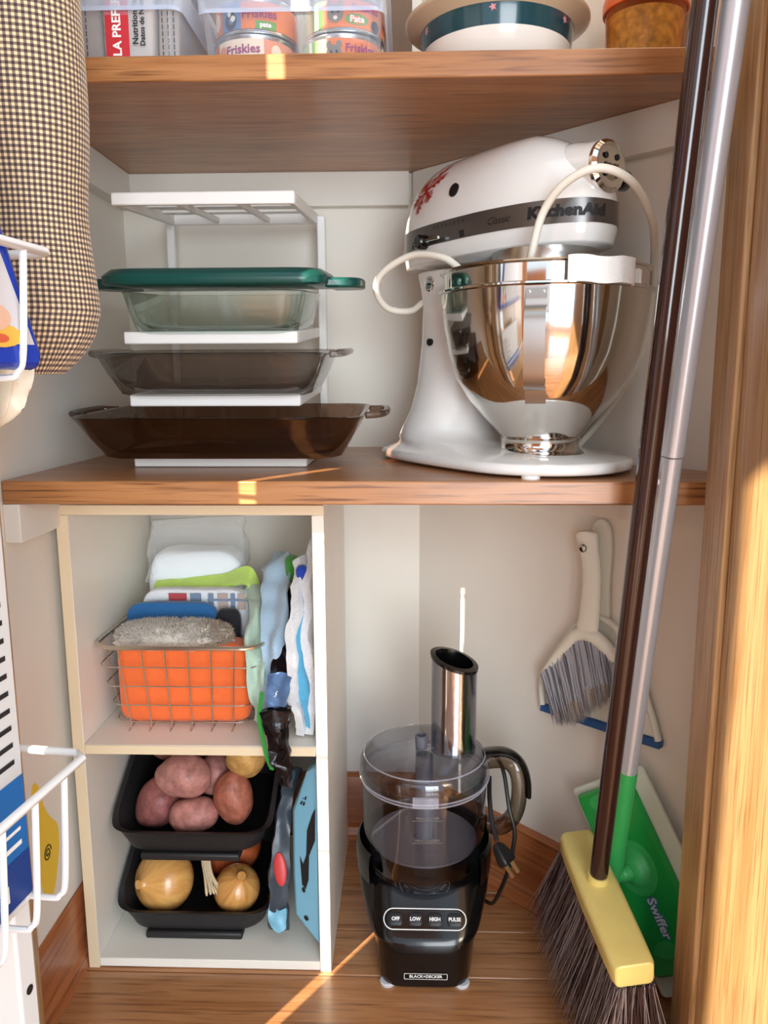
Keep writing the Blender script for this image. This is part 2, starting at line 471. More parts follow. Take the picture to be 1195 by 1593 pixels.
rk = thing('door_rack', 'white coated wire basket rack hung on the door at left edge', 'rack', tuple(dpt(.05, 0, .1)))
rb = dbox(.034, .058, .0, .028, .06, 1.5)
rb.obj('rail', 'rack_white', rk, bevel=.003)
for k in range(8):
    z = .13 + .105 * k
    B().lathe([(.0001, 0), (.0042, 0), (.0042, -.001), (.0001, -.001)], n=12, mtx=Matrix.Translation(dpt(.046, .0288, z)) @ dn.to_track_quat('Z', 'Y').to_matrix().to_4x4()).obj('rail_hole', 'black', rk)
def wire_basket(z1, z0, dep, s0=.034, s1=.56):
    r = .0036
    b = B().tube([dpt(s0, .018, z1), dpt(s0, dep - .01, z1), dpt(s0 + .008, dep, z1), dpt(s1, dep, z1), dpt(s1, .018, z1)], r, 10)
    bk = b.obj('basket_rim', 'rack_white', rk)
    for k in range(14):
        s = s0 + .034 + .038 * k
        if s > s1: break
        B().tube(spline([dpt(s, dep, z1), dpt(s, dep - .006, z0 + .02), dpt(s, dep - .012, z0 + .004), dpt(s, dep - .022, z0), dpt(s, .014, z0)], 5), .0026, 8).obj('basket_wire', 'rack_white', rk)
    B().tube([dpt(s0 + .02, .05, z0 - .003), dpt(s1, .05, z0 - .003)], .0026, 8).obj('basket_rail', 'rack_white', rk)
wire_basket(.455, .345, .092)
wire_basket(.853, .762, .092)

# printed carton in the lower basket
M['carton'] = mat('grey_printed_carton', (206, 206, 204), .45)
M['carton_blue'] = mat('blue_print', (30, 104, 176), .35)
M['carton_dark'] = mat('dark_blue_print', (24, 60, 132), .35)
cb = thing('carton', 'white and blue printed carton standing in the lower wire basket', 'box', tuple(dpt(.25, .05, .349)))
dbox(.070, .40, .037, .058, .351, .67).obj('carton_body', 'carton', cb, bevel=.002)
pb = B()
def dface(s0, s1, z0, z1, o, mi): pb.add([dpt(s0, o, z0), dpt(s1, o, z0), dpt(s1, o, z1), dpt(s0, o, z1)], [(0, 1, 2, 3)], mi)
dface(.072, .398, .353, .455, .0585, 0); dface(.072, .398, .353, .392, .0588, 1); dface(.080, .398, .40, .404, .0588, 2); dface(.080, .398, .412, .415, .0588, 2); dface(.080, .398, .424, .427, .0588, 2)
for k in range(5): dface(.10 + .012*k, .107 + .012*k, .362 + .002*(k % 2), .376, .0591, 2)
for k in range(12):
    dface(.080, .080 + .05 + .13 * random.random(), .467 + .014*k, .471 + .014*k, .0585, 3)
pb.obj('printed_label', ['carton_blue', 'carton_dark', 'white_ink', 'ink'], cb, smooth=0, fix=False)

# blue food pouch in the upper basket
M['pouch_blue'] = mat('blue_pouch', (26, 58, 170), .25)
M['pouch_pale'] = mat('pale_pouch_panel', (206, 202, 204), .35)
M['food_green'] = mat('green_print', (128, 150, 52), .4)
M['food_yellow'] = mat('yellow_print', (226, 178, 70), .4)
M['food_red'] = mat('red_print', (206, 92, 58), .4)
M['food_pink'] = mat('pink_print', (220, 176, 150), .4)
fp = thing('food_pouch', 'blue edged food pouch with picture, in the upper wire basket', 'pouch', tuple(dpt(.2, .05, .766)))
fb = B()
def fq(s, z, o): return dpt(s, o, z)
poly = [(.040, .778), (.046, .768), (.40, .766), (.40, 1.0), (.128, 1.0), (.085, .885)]
fb.loft([[fq(s, z, .062) for s, z in poly], [fq(s, z, .084) for s, z in poly]])
fb.obj('pouch_body', 'pouch_blue', fp, bevel=.005, seg=3)
fb = B()
def fpatch(poly, o, mi): fb.add([fq(s, z, o) for s, z in poly], [tuple(range(len(poly)))], mi)
fpatch([(.052, .786), (.39, .780), (.39, .93), (.110, .93), (.086, .852)], .0846, 0)
def disc(s, z, r, o, mi, e=1): fpatch([(s + r*math.cos(2*PI*k/14), z + r*e*math.sin(2*PI*k/14)) for k in range(14)], o, mi)
disc(.092, .791, .026, .0850, 2, .32); disc(.10, .803, .022, .0852, 4, .45); disc(.105, .822, .012, .0853, 1); disc(.125, .83, .015, .0854, 1); disc(.092, .789, .010, .0855, 3, .3); disc(.135, .80, .02, .0855, 3, .4)
fb.obj('food_picture', ['pouch_pale', 'food_green', 'food_yellow', 'food_red', 'food_pink'], fp, smooth=0, fix=False)

# gingham grocery-bag holder with a white plastic bag peeking out
gb = thing('bag_holder', 'brown and cream gingham fabric bag holder hanging at upper left', 'bag holder', (-.335, .70, .76))
gx, gy = -.329, .700
rings = []; zs = [.766, .770, .778, .788, .800, .82, .84] + [.86 + .02*k for k in range(26)]
N = 56
for i, z in enumerate(zs):
    t = (z - .766)
    k = min(1, .50 + .5 * (1 - (1 - min(1, t/.055))**2.2))
    k *= 1 - .10 * math.exp(-((z - .90) / .05)**2) + .02*math.sin(z*20)
    if z > 1.2: k *= 1 - .5*(z - 1.2)/.16
    ring = []
    for j in range(N):
        a = 2*PI*j/N
        fold = 1 + (.05*max(0, 1 - t/.05) * math.sin(14*a)) + .018*math.sin(3*a + z*9) + .012*math.sin(5*a - z*14)
        ring.append(Vector((gx - .010*max(0, 1 - t/.05) + .054*k*fold*math.cos(a), gy + .046*k*fold*math.sin(a), z)))
    rings.append(ring)
b = B().loft(rings, False, True)
o = b.obj('cloth_tube', 'ginger', gb, smooth=80)
uv = o.data.uv_layers.new(name='UVMap')
for pl in o.data.polygons:
    js = [v % N for v in pl.vertices]
    wrap = max(js) - min(js) > N / 2
    for li, v in zip(pl.loop_indices, pl.vertices):
        j = v % N; i = v // N
        if wrap and j == 0: j = N
        uv.data[li].uv = (j / N * .315, zs[min(i, len(zs)-1)])
B().tube([(gx, gy, 1.35), (gx - .02, gy, 1.42), (-.386, gy, 1.46)], .005, 8).obj('hanging_loop', 'ginger', gb)
rings = []
for i in range(9):
    t = i / 8; z = .772 - .050*t; k = .027*(1 - .15*t) * (1 if i < 7 else .75 if i == 7 else .4)
    rings.append([Vector((-.364 - .004*t + k*1.25*(1 + .16*math.sin(7*a + t*3) + .07*math.sin(13*a))*math.cos(a),
                          .674 - .004*t + .55*k*(1 + .16*math.sin(6*a))*math.sin(a), z + .004*math.sin(4*a + 1)*t)) for a in [2*PI*j/48 for j in range(48)]])
M['polybag'] = mat('thin_white_plastic', (236, 222, 196), .35, sss=.0, bump=.3, bscale=90)
o = B().loft(rings).obj('plastic_bag', 'polybag', smooth=60)
tag(o, 'white plastic bag poking out under the gingham bag holder', 'plastic bag')

# ------------------------------------------------------------------ shelves
def shelf(name, label, yf, z0, z1):
    xr = WD - .004 - yf
    poly = [(XL + .001, yf), (xr, yf), (.016, YB - .001), (XL + .001, YB - .001)]
    o = B().prism(poly, z0, z1).obj(name, 'shelf', bevel=.0015)
    return tag(o, label, 'shelf')
shelf('shelf', 'middle oak laminate shelf holding the mixer and glass dishes', .80, ZM - .025, ZM)
shelf('shelf', 'upper oak laminate shelf holding cans and the striped bowl', .848, ZU, ZU + .025)

# ------------------------------------------------------------------ cube cabinet
cb = thing('cube_cabinet', 'white two-compartment cube cabinet standing below the middle shelf', 'cabinet', (-.26, 1.04, 0))
x0, x1, yf, yb = -.418, -.099, .895, 1.180
def panel(name, *a):
    return B().box(*a).obj(name, 'cab', cb, bevel=.0006, seg=1)
panel('side_panel', x0, x0 + .0145, yf, yb, 0, .603)
panel('side_panel', x1 - .0145, x1, yf, yb, 0, .603)
panel('top_panel', x0, x1, yf, yb, .6032, .615)
panel('shelf_panel', x0 + .0147, x1 - .0147, yf + .001, yb, .300, .3125)
panel('bottom_panel', x0 + .0147, x1 - .0147, yf + .001, yb, .001, .0135)
panel('back_rail', x0 + .0147, x1 - .0147, yb - .014, yb, .566, .603)
eb = B()
for bx in ((x0, x0 + .0145, .0, .603), (x0, x1, .6035, .615), (x0 + .0147, x1 - .0147, .3005, .312)):
    eb.box(bx[0] + .0006, bx[1] - .0006, yf - .0004, yf + .0006, bx[2], bx[3])
eb.obj('edge_banding', 'cab_edge', cb, smooth=0)

# ------------------------------------------------------------------ wire basket and cloths
wb = thing('wire_basket', 'chrome wire basket full of cloths in the upper compartment', 'basket', (-.29, 1.06, .3125))
def bring(hx0, hx1, y0, y1, r, z): return rr((hx0 + hx1)/2, (y0 + y1)/2, (hx1 - hx0)/2, (y1 - y0)/2, r, z, 5)
zt, zb = .428, .3145
tx0, tx1, ty0, ty1 = -.4005, -.183, .925, 1.170
bx0, bx1, by0, by1 = -.382, -.205, .944, 1.150
B().tube(bring(tx0, tx1, ty0, ty1, .03, zt), .0030, 8, closed=True).obj('basket_rim', 'wire', wb)
wr = .0009
def U(f):  # level between bottom (0) and rim (1)
    l = lambda a, c: a + (c - a)*f
    return l(bx0, tx0), l(bx1, tx1), l(by0, ty0), l(by1, ty1), l(zb, zt)
for k in range(6):                                                        # wires running front to back under the cloths
    t = (k + .5) / 6.0
    xa = bx0 + .008 + (bx1 - bx0 - .016)*t; xt = tx0 + .02 + (tx1 - tx0 - .04)*t
    B().tube(spline([(xt, ty0, zt), (xa, by0 - .001, zb + .006), (xa, by0 + .004, zb), (xa, by1 - .004, zb), (xa, by1 + .001, zb + .006), (xt, ty1, zt)], 4), wr, 6).obj('basket_wire', 'wire', wb)
for k in range(6):
    t = (k + .5) / 6.0
    ya = by0 + .01 + (by1 - by0 - .02)*t; yt = ty0 + .025 + (ty1 - ty0 - .05)*t
    B().tube(spline([(tx0, yt, zt), (bx0, ya, zb + .006), (bx0 + .004, ya, zb), (bx1 - .004, ya, zb), (bx1, ya, zb + .006), (tx1, yt, zt)], 4), wr, 6).obj('basket_wire', 'wire', wb)
for f in (.06, .28, .52, .76):
    a, c, d, e, z = U(f)
    B().tube(bring(a, c, d, e, .02, z), wr, 6, closed=True).obj('basket_wire', 'wire', wb)

def cloth_mat(name, rgb, b=.5, s=350): return mat(name, rgb, .9, sheen=.3, bump=b, bscale=s, var=.05, vscale=60)
M['c_orange'] = cloth_mat('orange_cloth', (238, 110, 50))
M['c_grey'] = cloth_mat('grey_chenille', (206, 198, 186), .8, 500)
M['c_blue'] = cloth_mat('blue_cloth', (34, 96, 152))
M['c_white'] = cloth_mat('white_cotton', (222, 226, 230))
M['c_lime'] = cloth_mat('lime_cloth', (194, 226, 110))
M['c_green'] = cloth_mat('pale_green_cloth', (182, 206, 186))
M['c_paleblue'] = cloth_mat('pale_blue_cloth', (168, 194, 214))
M['c_terry'] = cloth_mat('white_terry', (226, 228, 230), .9, 420)
M['c_aqua'] = cloth_mat('aqua_cloth', (84, 168, 206), .8, 420)
M['c_cobalt'] = cloth_mat('cobalt_cloth', (30, 62, 168))
M['c_leaf'] = cloth_mat('leaf_green_cloth', (62, 142, 44))
M['c_black'] = cloth_mat('black_cloth', (26, 26, 32))

def soft_box(x0, x1, y0, y1, z0, z1, amp=.004, fr=40, p=.32, seed=1, nu=44, nv=26):
    b = B().blob(((x0+x1)/2, (y0+y1)/2, (z0+z1)/2), (x1-x0)/2, (y1-y0)/2, (z1-z0)/2, nu, nv, power=p)
    for v in b.v:
        v += Vector(mnoise.noise_vector(v*fr + Vector((seed, seed*2, seed*3)))) * amp
    return b
o = soft_box(-.380, -.206, .950, .995, .3165, .424, .0025, 30, .26).obj('folded_cloth', 'c_orange', smooth=70)
tag(o, 'orange folded cloth pressed against the front of the wire basket', 'cloth')

def strip(path, wv, th=.004, wav=.0, n=10, ph=0, fr=1.0):
    # a ribbon of cloth: path of centre points, width vector (or list), thickness
    P = spline(path, 6); L = len(P); b = B(); top = []; bot = []
    for i, p in enumerate(P):
        t = P[min(i+1, L-1)] - P[max(i-1, 0)]
        wvv = wv if not isinstance(wv, list) else wv[0].lerp(wv[1], i/(L-1))
        nr = t.cross(wvv).normalized()
        a = []; c = []
        for j in range(n + 1):
            u = j/n - .5
            q = p + wvv*u + nr*wav*(.5*math.sin(fr*2*PI*u + ph + i*.2) + 1.3*mnoise.noise(p*28 + Vector((u*1.2 + ph*3, ph, u))))
            q = q + Vector(mnoise.noise_vector(q*35))*th*.5
            a.append(q + nr*th/2); c.append(q - nr*th/2)
        top.append(a + c[::-1])
    b.loft(top, True, True, True)
    return b

# fluffy grey mitt, blue cloth, patterned towel, lime cloth
mt = thing('dusting_mitt', 'fluffy grey and tan chenille mitt on top of the orange cloth', 'mitt', (-.31, .965, .425))
mb = B().blob((-.306, .970, .430), .074, .026, .017, 36, 20, amp=.3, fr=14, power=.75)
mb.obj('mitt_body', 'c_grey', mt, smooth=80)
tb = B(); random.seed(3)
M['c_tan'] = cloth_mat('tan_chenille', (176, 156, 132), .8, 500)
for k in range(3400):
    t = math.acos(1 - 1.35*random.random()); a = random.random()*2*PI
    d = Vector((math.sin(t)*math.cos(a), math.sin(t)*math.sin(a), math.cos(t)))
    d = Vector([math.copysign(abs(q)**.75, q) for q in d])
    p = Vector((-.306 + d.x*.074, .970 + d.y*.026, .430 + d.z*.017))
    nrm = Vector((d.x/.07, d.y/.026, d.z/.017)).normalized()
    nrm = (nrm + Vector((random.uniform(-.6, .6), random.uniform(-.6, .6), random.uniform(-.4, .6)))).normalized()
    u = nrm.orthogonal().normalized(); q = nrm.cross(u); r = .0011; h = random.uniform(.004, .008)
    tb.add([p + u*r, p - u*r*.5 + q*r*.87, p - u*r*.5 - q*r*.87, p + nrm*h], [(0, 1, 3), (1, 2, 3), (2, 0, 3)], 1 if p.x > -.262 + .01*math.sin(k) else 0)
tb.obj('chenille_pile', ['c_grey', 'c_tan'], mt, smooth=0, fix=False, kind='stuff')
bl = thing('folded_cloth', 'blue folded cloth with black end behind the grey mitt', 'cloth', (-.30, 1.01, .43))
soft_box(-.383, -.258, 1.004, 1.020, .33, .463, .002, 30, .3, 4).obj('blue_part', 'c_blue', bl, smooth=70)
soft_box(-.264, -.226, 1.002, 1.018, .33, .455, .003, 30, .5, 4, 24, 16).obj('black_end', 'c_black', bl, smooth=70)
o = thing('folded_towel', 'white towel with plaid stripes folded behind the blue cloth', 'towel', (-.30, 1.04, .43))
soft_box(-.370, -.218, 1.030, 1.056, .33, .474, .002, 30, .3, 6).obj('towel_body', 'c_white', o, smooth=70)
M['plaid_red'] = mat('plaid_red', (176, 70, 78), .9); M['plaid_blue'] = mat('plaid_blue', (120, 136, 160), .9); M['plaid_tan'] = mat('plaid_tan', (178, 160, 150), .9)
b = B()
for k, (xa, xb_, mi) in enumerate(((-.33, -.305, 0), (-.30, -.285, 1), (-.275, -.268, 1), (-.262, -.248, 2), (-.244, -.238, 1), (-.234, -.224, 2))):
    b.box(xa, xb_, 1.0275, 1.0285, .448, .4705, mi)
b.box(-.276, -.224, 1.0270, 1.0280, .460, .463, 1)
b.obj('plaid_stripe', ['plaid_red', 'plaid_blue', 'plaid_tan'], o, smooth=0)
b = strip([(-.365, 1.073, .462), (-.32, 1.075, .466), (-.27, 1.072, .474), (-.235, 1.068, .486), (-.222, 1.062, .480), (-.212, 1.056, .45)], Vector((0, .022, .020)), .006, .002, 10, .5, .5)
tag(b.obj('folded_cloth', 'c_lime', smooth=70), 'lime green cloth lying across the basket in front of the white batting', 'cloth')

# white batting in a clear bag
M['batting'] = mat('white_batting', (234, 240, 244), .95, bump=.5, bscale=70)
bp = thing('batting_pack', 'white batting block in a crinkled clear bag at the back of the basket', 'package', (-.31, 1.12, .33))
soft_box(-.381, -.240, 1.085, 1.155, .330, .516, .005, 22, .36, 9).obj('batting', 'batting', bp, smooth=70)
rings = []
for i in range(25):
    t = i/24; z = .470 + .090*t; d = .036*(1 - t**1.3*.90)
    ring = []
    for q in rr(-.3105, 1.122, .0735 - .004*t, max(d, .003), .012, z, 9):
        k_ = mnoise.noise(Vector((q.x*34, z*30, q.y*20))); k2_ = mnoise.noise(Vector((q.x*90 + z*60, q.y*50, 3 - z*40)))
        ring.append(q + Vector((.003*k2_, .016*k_*t + .006*k2_, .010*t*mnoise.noise(Vector((q.x*45, 7, q.y*30))))))
    rings.append(ring)
B().loft(rings, False, True).obj('clear_bag', 'film', bp, smooth=25)

# pale cloths slumping over the right side of the basket
b = strip([(-.225, 1.06, .47), (-.205, 1.02, .466), (-.196, .985, .45), (-.198, .955, .43), (-.192, .935, .40), (-.1915, .93, .372), (-.187, .936, .345), (-.189, .94, .324)], [Vector((.030, .006, .004)), Vector((.020, -.004, 0))], .004, .009, 14)
tag(b.obj('draped_cloth', 'c_green', smooth=70), 'pale green wrinkled cloth spilling over the right basket corner', 'cloth')
b = strip([(-.190, 1.10, .50), (-.182, 1.04, .508), (-.176, 1.00, .49), (-.172, .97, .462), (-.171, .945, .435), (-.170, .932, .40), (-.176, .93, .365), (-.180, .94, .332)], [Vector((.044, -.01, .03)), Vector((.022, .004, 0))], .004, .009, 14, 1.2)
tag(b.obj('draped_cloth', 'c_paleblue', smooth=70), 'pale blue wrinkled cloth draped beside the wire basket', 'cloth')
b = soft_box(-.166, -.146, 1.005, 1.035, .49, .527, .003, 60, .7, 3, 20, 14)
tag(b.obj('green_cloth', 'c_leaf', smooth=70), 'small leaf green cloth tip behind the draped pale cloths', 'cloth')

# dark foil pouch with a green edge, hanging over the shelf front
M['foil_dark'] = mat('dark_foil', (24, 19, 22), .16, .4, bump=.5, bscale=60)
M['foil_blue'] = mat('blue_foil', (92, 120, 160), .25, .3, bump=.4, bscale=60)
M['foil_green'] = mat('green_edge', (58, 150, 66), .4)
zp = thing('zip_pouch', 'crumpled dark foil pouch with green edge hanging over the compartment shelf', 'pouch', (-.16, .91, .3))
def crumple(path, wv, th, amp, fr, n=10):
    b = strip(path, wv, th, 0, n)
    for v in b.v: v += Vector(mnoise.noise_vector(v*fr))*amp
    return b
crumple([(-.145, 1.02, .50), (-.148, .985, .47), (-.153, .945, .430), (-.156, .915, .400)], [Vector((.020, .008, .008)), Vector((.034, 0, .01))], .005, .004, 70).obj('pouch_back', 'foil_dark', zp, smooth=30)
crumple([(-.157, .913, .402), (-.160, .902, .385), (-.159, .894, .366)], [Vector((.032, 0, 0)), Vector((.022, -.002, 0))], .006, .003, 90).obj('printed_top', 'foil_blue', zp, smooth=30)
crumple([(-.159, .893, .364), (-.160, .888, .34), (-.156, .886, .310), (-.150, .885, .285), (-.149, .886, .268)], [Vector((.034, 0, 0)), Vector((.012, 0, 0))], .009, .006, 70).obj('pouch_front', 'foil_dark', zp, smooth=25)
strip([(-.178, .893, .385), (-.180, .888, .35), (-.174, .8855, .31), (-.166, .884, .288)], Vector((.004, -.002, 0)), .003, 0, 3).obj('green_edge', 'foil_green', zp, smooth=40)
b = B()
b.text('S', .009, lambda x, y: Vector((-.160 + x*.8 + y*.3, .8885, .384 + y + x*.5)), 0, .0002)
b.obj('lettering', 'white_ink', zp, smooth=0, fix=False)

# terry dusting mitts with aqua lining
def terry(name, label, path, w0, w1, lining):
    t = thing(name, label, 'mitt', tuple(path[-1]))
    b = strip(path, [w0, w1], .011, .003, 10)
    for v in b.v: v += Vector(mnoise.noise_vector(v*240))*.0016
    b.obj('terry_cuff', 'c_terry', t, smooth=60)
    if lining:
        strip([Vector(p) + Vector((.010, .005, 0)) for p in path[1:]], [w0*.9, w1*.9], .006, .003, 8).obj('lining', lining, t, smooth=60)
    return t
terry('terry_mitt', 'white terry mitt with blue lining hanging beside the foil pouch',
      [(-.139, .99, .53), (-.134, .955, .500), (-.140, .93, .455), (-.141, .922, .41), (-.138, .922, .37), (-.134, .925, .335), (-.132, .932, .318)],
      Vector((.010, .03, 0)), Vector((.010, .03, 0)), 'c_aqua')
b = soft_box(-.142, -.128, .952, .97, .505, .528, .002, 60, .7, 3, 20, 14)
terry('terry_mitt', 'white terry mitt squeezed against the right cabinet panel',
      [(-.1215, 1.0, .555), (-.1205, .965, .51), (-.1230, .945, .46), (-.1215, .935, .41), (-.1205, .935, .36), (-.121, .94, .318)],
      Vector((.006, .04, 0)), Vector((.006, .04, 0)), None)
tag(b.obj('blue_cloth', 'c_cobalt', smooth=70), 'small cobalt blue cloth tip at the top of the terry mitts', 'cloth')

# ------------------------------------------------------------------ stacking bins
def stacking_bin(name, label, z, loc):
    t = thing(name, label, 'bin', loc, local=True)
    hx, hy, H, lip = .106, .112, .142, .037
    def top(y):   # rim height as the side runs back from the lip
        u = max(0, min(1, (y + hy - .012) / .105)); u = u*u*(3 - 2*u)
        return lip + (H - lip)*u
    n = 8
    def ring(d, f, zoff=0): 
        k = .86 + .14*f
        out = []
        for q in rr(0, 0, hx*k - d, hy*(.93 + .07*f) - d, .034, 0, n):
            out.append(q)
        return out
    base_o = ring(0, 0); mid_o = ring(0, .25); top_o = ring(0, 1)
    rings = []
    def at(ring_, zf): return [Vector((q.x, q.y, zf(q))) for q in ring_]
    rings.append(at(ring(.004, 0), lambda q: .004)); rings.append(at(ring(0, .05), lambda q: .008))
    for f in (.25, .5, .75, 1):
        rings.append(at(ring(0, f if True else 1), lambda q, f=f: .008 + (top(q.y) - .008)*f))
    rings.append(at(ring(-.003, 1), lambda q: top(q.y) + .0015)); rings.append(at(ring(.0035, 1), lambda q: top(q.y)))
    for f in (.75, .5, .25):
        rings.append(at(ring(.0035, f), lambda q, f=f: .010 + (top(q.y) - .010)*f))
    rings.append(at(ring(.006, .05), lambda q: .010))
    B().loft(rings).obj('bin_shell', 'bin', t, smooth=50)
    B().prism([(-.066, -hy + .004), (.066, -hy + .004), (.066, hy - .02), (-.066, hy - .02)], -.006, .0042).obj('bin_foot', 'bin', t, bevel=.003)
    return t
stacking_bin('stacking_bin', 'lower black stacking bin holding onions', .0195, (-.289, 1.040, .0196))
stacking_bin('stacking_bin', 'upper black stacking bin holding potatoes', .1405, (-.288, 1.036, .1385))

def potato(label, c, rx, ry, rz, rot, rgb, seed):
    m = mat('potato_skin', rgb, .45, var=.34, vscale=95, bump=.6, bscale=170, spec=.4)
    b = B().blob((0, 0, 0), rx, ry, rz, 32, 22, amp=.14, fr=4, seed=seed)
    o = b.obj('potato', m, smooth=80)
    o.location = c; o.rotation_euler = rot
    tag(o, label, 'potato', 'potatoes in the upper bin')
    return o
potato('large pink potato lying on top in the middle of the upper bin', (-.302, .968, .233), .037, .027, .029, (0, .18, 0), (176, 122, 112), 1)
potato('dark pink potato at the left side of the upper bin', (-.345, .985, .183), .028, .029, .037, (0, .5, .2), (146, 88, 84), 2)
potato('pink potato at the front lip, centre of the upper bin', (-.291, .966, .178), .033, .024, .025, (0, -.1, 0), (174, 116, 106), 3)
potato('reddish potato standing at the right side of the upper bin', (-.236, .972, .200), .027, .025, .038, (0, -.12, 0), (164, 98, 78), 4)
potato('yellow potato on the right above the reddish one', (-.221, .985, .255), .028, .026, .030, (0, .1, 0), (196, 152, 88), 5)
potato('pink potato half hidden under the shelf at back left', (-.340, 1.03, .252), .034, .027, .026, (0, .1, .2), (164, 112, 96), 6)
potato('pink potato half hidden under the shelf at back centre', (-.275, 1.04, .257), .036, .028, .026, (0, -.1, 0), (160, 106, 98), 7)
potato('pink potato in the gap between the front ones', (-.268, 1.005, .215), .030, .026, .028, (0, .2, 0), (168, 116, 108), 8)
potato('dark potato at the bottom behind the front potatoes', (-.30, 1.045, .190), .036, .034, .032, (0, .2, 0), (140, 88, 80), 9)

def onion(label, c, r, h, rot, stem=None, rgb=((206, 142, 72), (176, 106, 46))):
    m = bpy.data.materials.new('onion_skin'); m.use_nodes = True
    n = m.node_tree; bs = n.nodes['Principled BSDF']; L = n.links.new
    tc = n.nodes.new('ShaderNodeTexCoord'); sx = n.nodes.new('ShaderNodeSeparateXYZ'); L(tc.outputs['Object'], sx.inputs[0])
    at = n.nodes.new('ShaderNodeMath'); at.operation = 'ARCTAN2'; L(sx.outputs[1], at.inputs[0]); L(sx.outputs[0], at.inputs[1])
    cm = n.nodes.new('ShaderNodeCombineXYZ'); L(at.outputs[0], cm.inputs[0])
    zz = n.nodes.new('ShaderNodeMath'); zz.operation = 'MULTIPLY'; zz.inputs[1].default_value = 8; L(sx.outputs[2], zz.inputs[0]); L(zz.outputs[0], cm.inputs[1])
    nz = n.nodes.new('ShaderNodeTexNoise'); nz.inputs['Scale'].default_value = 3.5; nz.inputs['Detail'].default_value = 3; L(cm.outputs[0], nz.inputs['Vector'])
    cr = n.nodes.new('ShaderNodeValToRGB'); e = cr.color_ramp.elements
    e[0].position = .22; e[0].color = s2l(rgb[1]) + (1,); e[1].position = .62; e[1].color = s2l(rgb[0]) + (1,)
    L(nz.outputs['Fac'], cr.inputs[0]); L(cr.outputs[0], bs.inputs['Base Color'])
    bs.inputs['Roughness'].default_value = .28; bs.inputs['Coat Weight'].default_value = .3
    prof = []
    for i in range(25):
        t = PI*i/24
        rr_ = r*math.sin(t)**.9 if 0 < i < 24 else 0
        z = -math.cos(t)*h
        if i > 20: rr_ = max(rr_*.8, .006); z += (i - 20)*.0022
        prof.append((rr_, z))
    o = B().lathe(prof, n=40, cap1=True).obj('onion', m, smooth=80)
    o.location = c; o.rotation_euler = rot
    tag(o, label, 'onion', 'onions in the lower bin')
    return o
onion('large golden onion at the left of the lower bin', (-.343, .985, .066), .043, .037, (R(70), 0, R(-35)), rgb=((222, 168, 96), (192, 128, 62)))
onion('golden onion at the right of the lower bin', (-.238, .975, .061), .032, .032, (R(30), R(20), 0), rgb=((214, 158, 88), (176, 104, 48)))
M['stem'] = mat('dry_onion_stem', (206, 184, 150), .8, bump=.6, bscale=200)
o = onion('reddish brown onion with a dry stem at the back of the lower bin', (-.262, 1.045, .085), .046, .036, (R(60), 0, R(-10)), rgb=((182, 92, 52), (146, 62, 34)))
im = o.matrix_basis.inverted()
sb = B()
for k in range(9):
    ox, oz = random.uniform(-.008, .008), random.uniform(-.004, .004)
    sb.tube([im @ Vector(p) for p in spline([(-.292 + ox, 1.0, .122 + oz), (-.284 + ox, .982, .105 + oz), (-.276 + ox*1.2, .966, .085 + oz), (-.270 + ox*3.2 + .001*k, .952, .070 + oz*2)], 4)], [.0026]*4 + [.0022]*8 + [.0012], 6)
sb.obj('stem', 'stem', o, smooth=60, kind='stuff')

# ------------------------------------------------------------------ pouches at the right of the lower compartment
M['pk_blue'] = mat('light_blue_pouch', (126, 184, 208), .3, bump=.3, bscale=30)
M['pk_grey'] = mat('grey_blue_pouch', (58, 68, 78), .3, bump=.5, bscale=50)
M['pk_red'] = mat('red_patch', (200, 62, 62), .4)
kp = thing('snack_pouch', 'light blue pouch with black shapes leaning on the right cabinet panel', 'pouch', (-.125, .94, .0136))
b = B().loft([[Vector(p) for p in r] for r in (
    [(-.150, .925, .060), (-.1145, .905, .030), (-.1145, .985, .016), (-.150, .99, .05)],
    [(-.151, .925, .12), (-.1145, .904, .12), (-.1145, .985, .12), (-.150, .99, .12)],
    [(-.150, .926, .21), (-.1145, .904, .20), (-.1145, .985, .20), (-.146, .99, .2)],
    [(-.1300, .93, .265), (-.1148, .905, .285), (-.1148, .985, .27), (-.120, .99, .27)])])
b.obj('pouch_body', 'pk_blue', kp, bevel=.004)
def pface(u, z, e=.0):  # front face of the pouch, u 0..1 left to right
    xl = -.151 if z < .21 else -.151 + (z - .21)*.38
    return Vector((xl + (-.1145 - xl)*u, .9255 - .021*u - .0015 - e, z))
b = B()
def pp(poly, mi, e=0): b.add([pface(u, z, e) for u, z in poly], [tuple(range(len(poly)))], mi)
pp([(.30, .150), (.42, .14), (.55, .155), (.60, .19), (.80, .215), (.92, .225), (.90, .18), (.66, .155), (.62, .12), (.50, .105), (.36, .11)], 0)
pp([(.42 + .07*math.cos(t*.6), .103 + .004*math.sin(t*.6)) for t in range(10)], 0, .0003)
pp([(.50 + .09*math.cos(t*.6), .063 + .0035*math.sin(t*.6)) for t in range(10)], 0, .0003)
for k in range(6):
    u = .25 + .10*(k % 2); z = .222 + .008*(k // 2)
    pp([(u + .03*k/3, z), (u + .08 + .03*k/3, z + .001), (u + .085 + .03*k/3, z + .006), (u + .01 + .03*k/3, z + .005)], 0, .0004)
b.obj('printed_shapes', ['ink'], kp, smooth=0, fix=False)
kp = thing('snack_pouch', 'grey pouch with a red patch between the bins and the blue pouch', 'pouch', (-.165, .93, .0136))
crumple([(-.158, 1.0, .23), (-.162, .96, .205), (-.166, .935, .16), (-.168, .926, .11), (-.172, .924, .07), (-.170, .93, .035)], [Vector((.018, .006, 0)), Vector((.028, 0, 0))], .007, .004, 60).obj('pouch_body', 'pk_grey', kp, smooth=40)
B().blob((-.167, .921, .128), .0085, .003, .021, 20, 12, rot=(-.35, -.15, 0)).obj('red_patch', 'pk_red', kp)
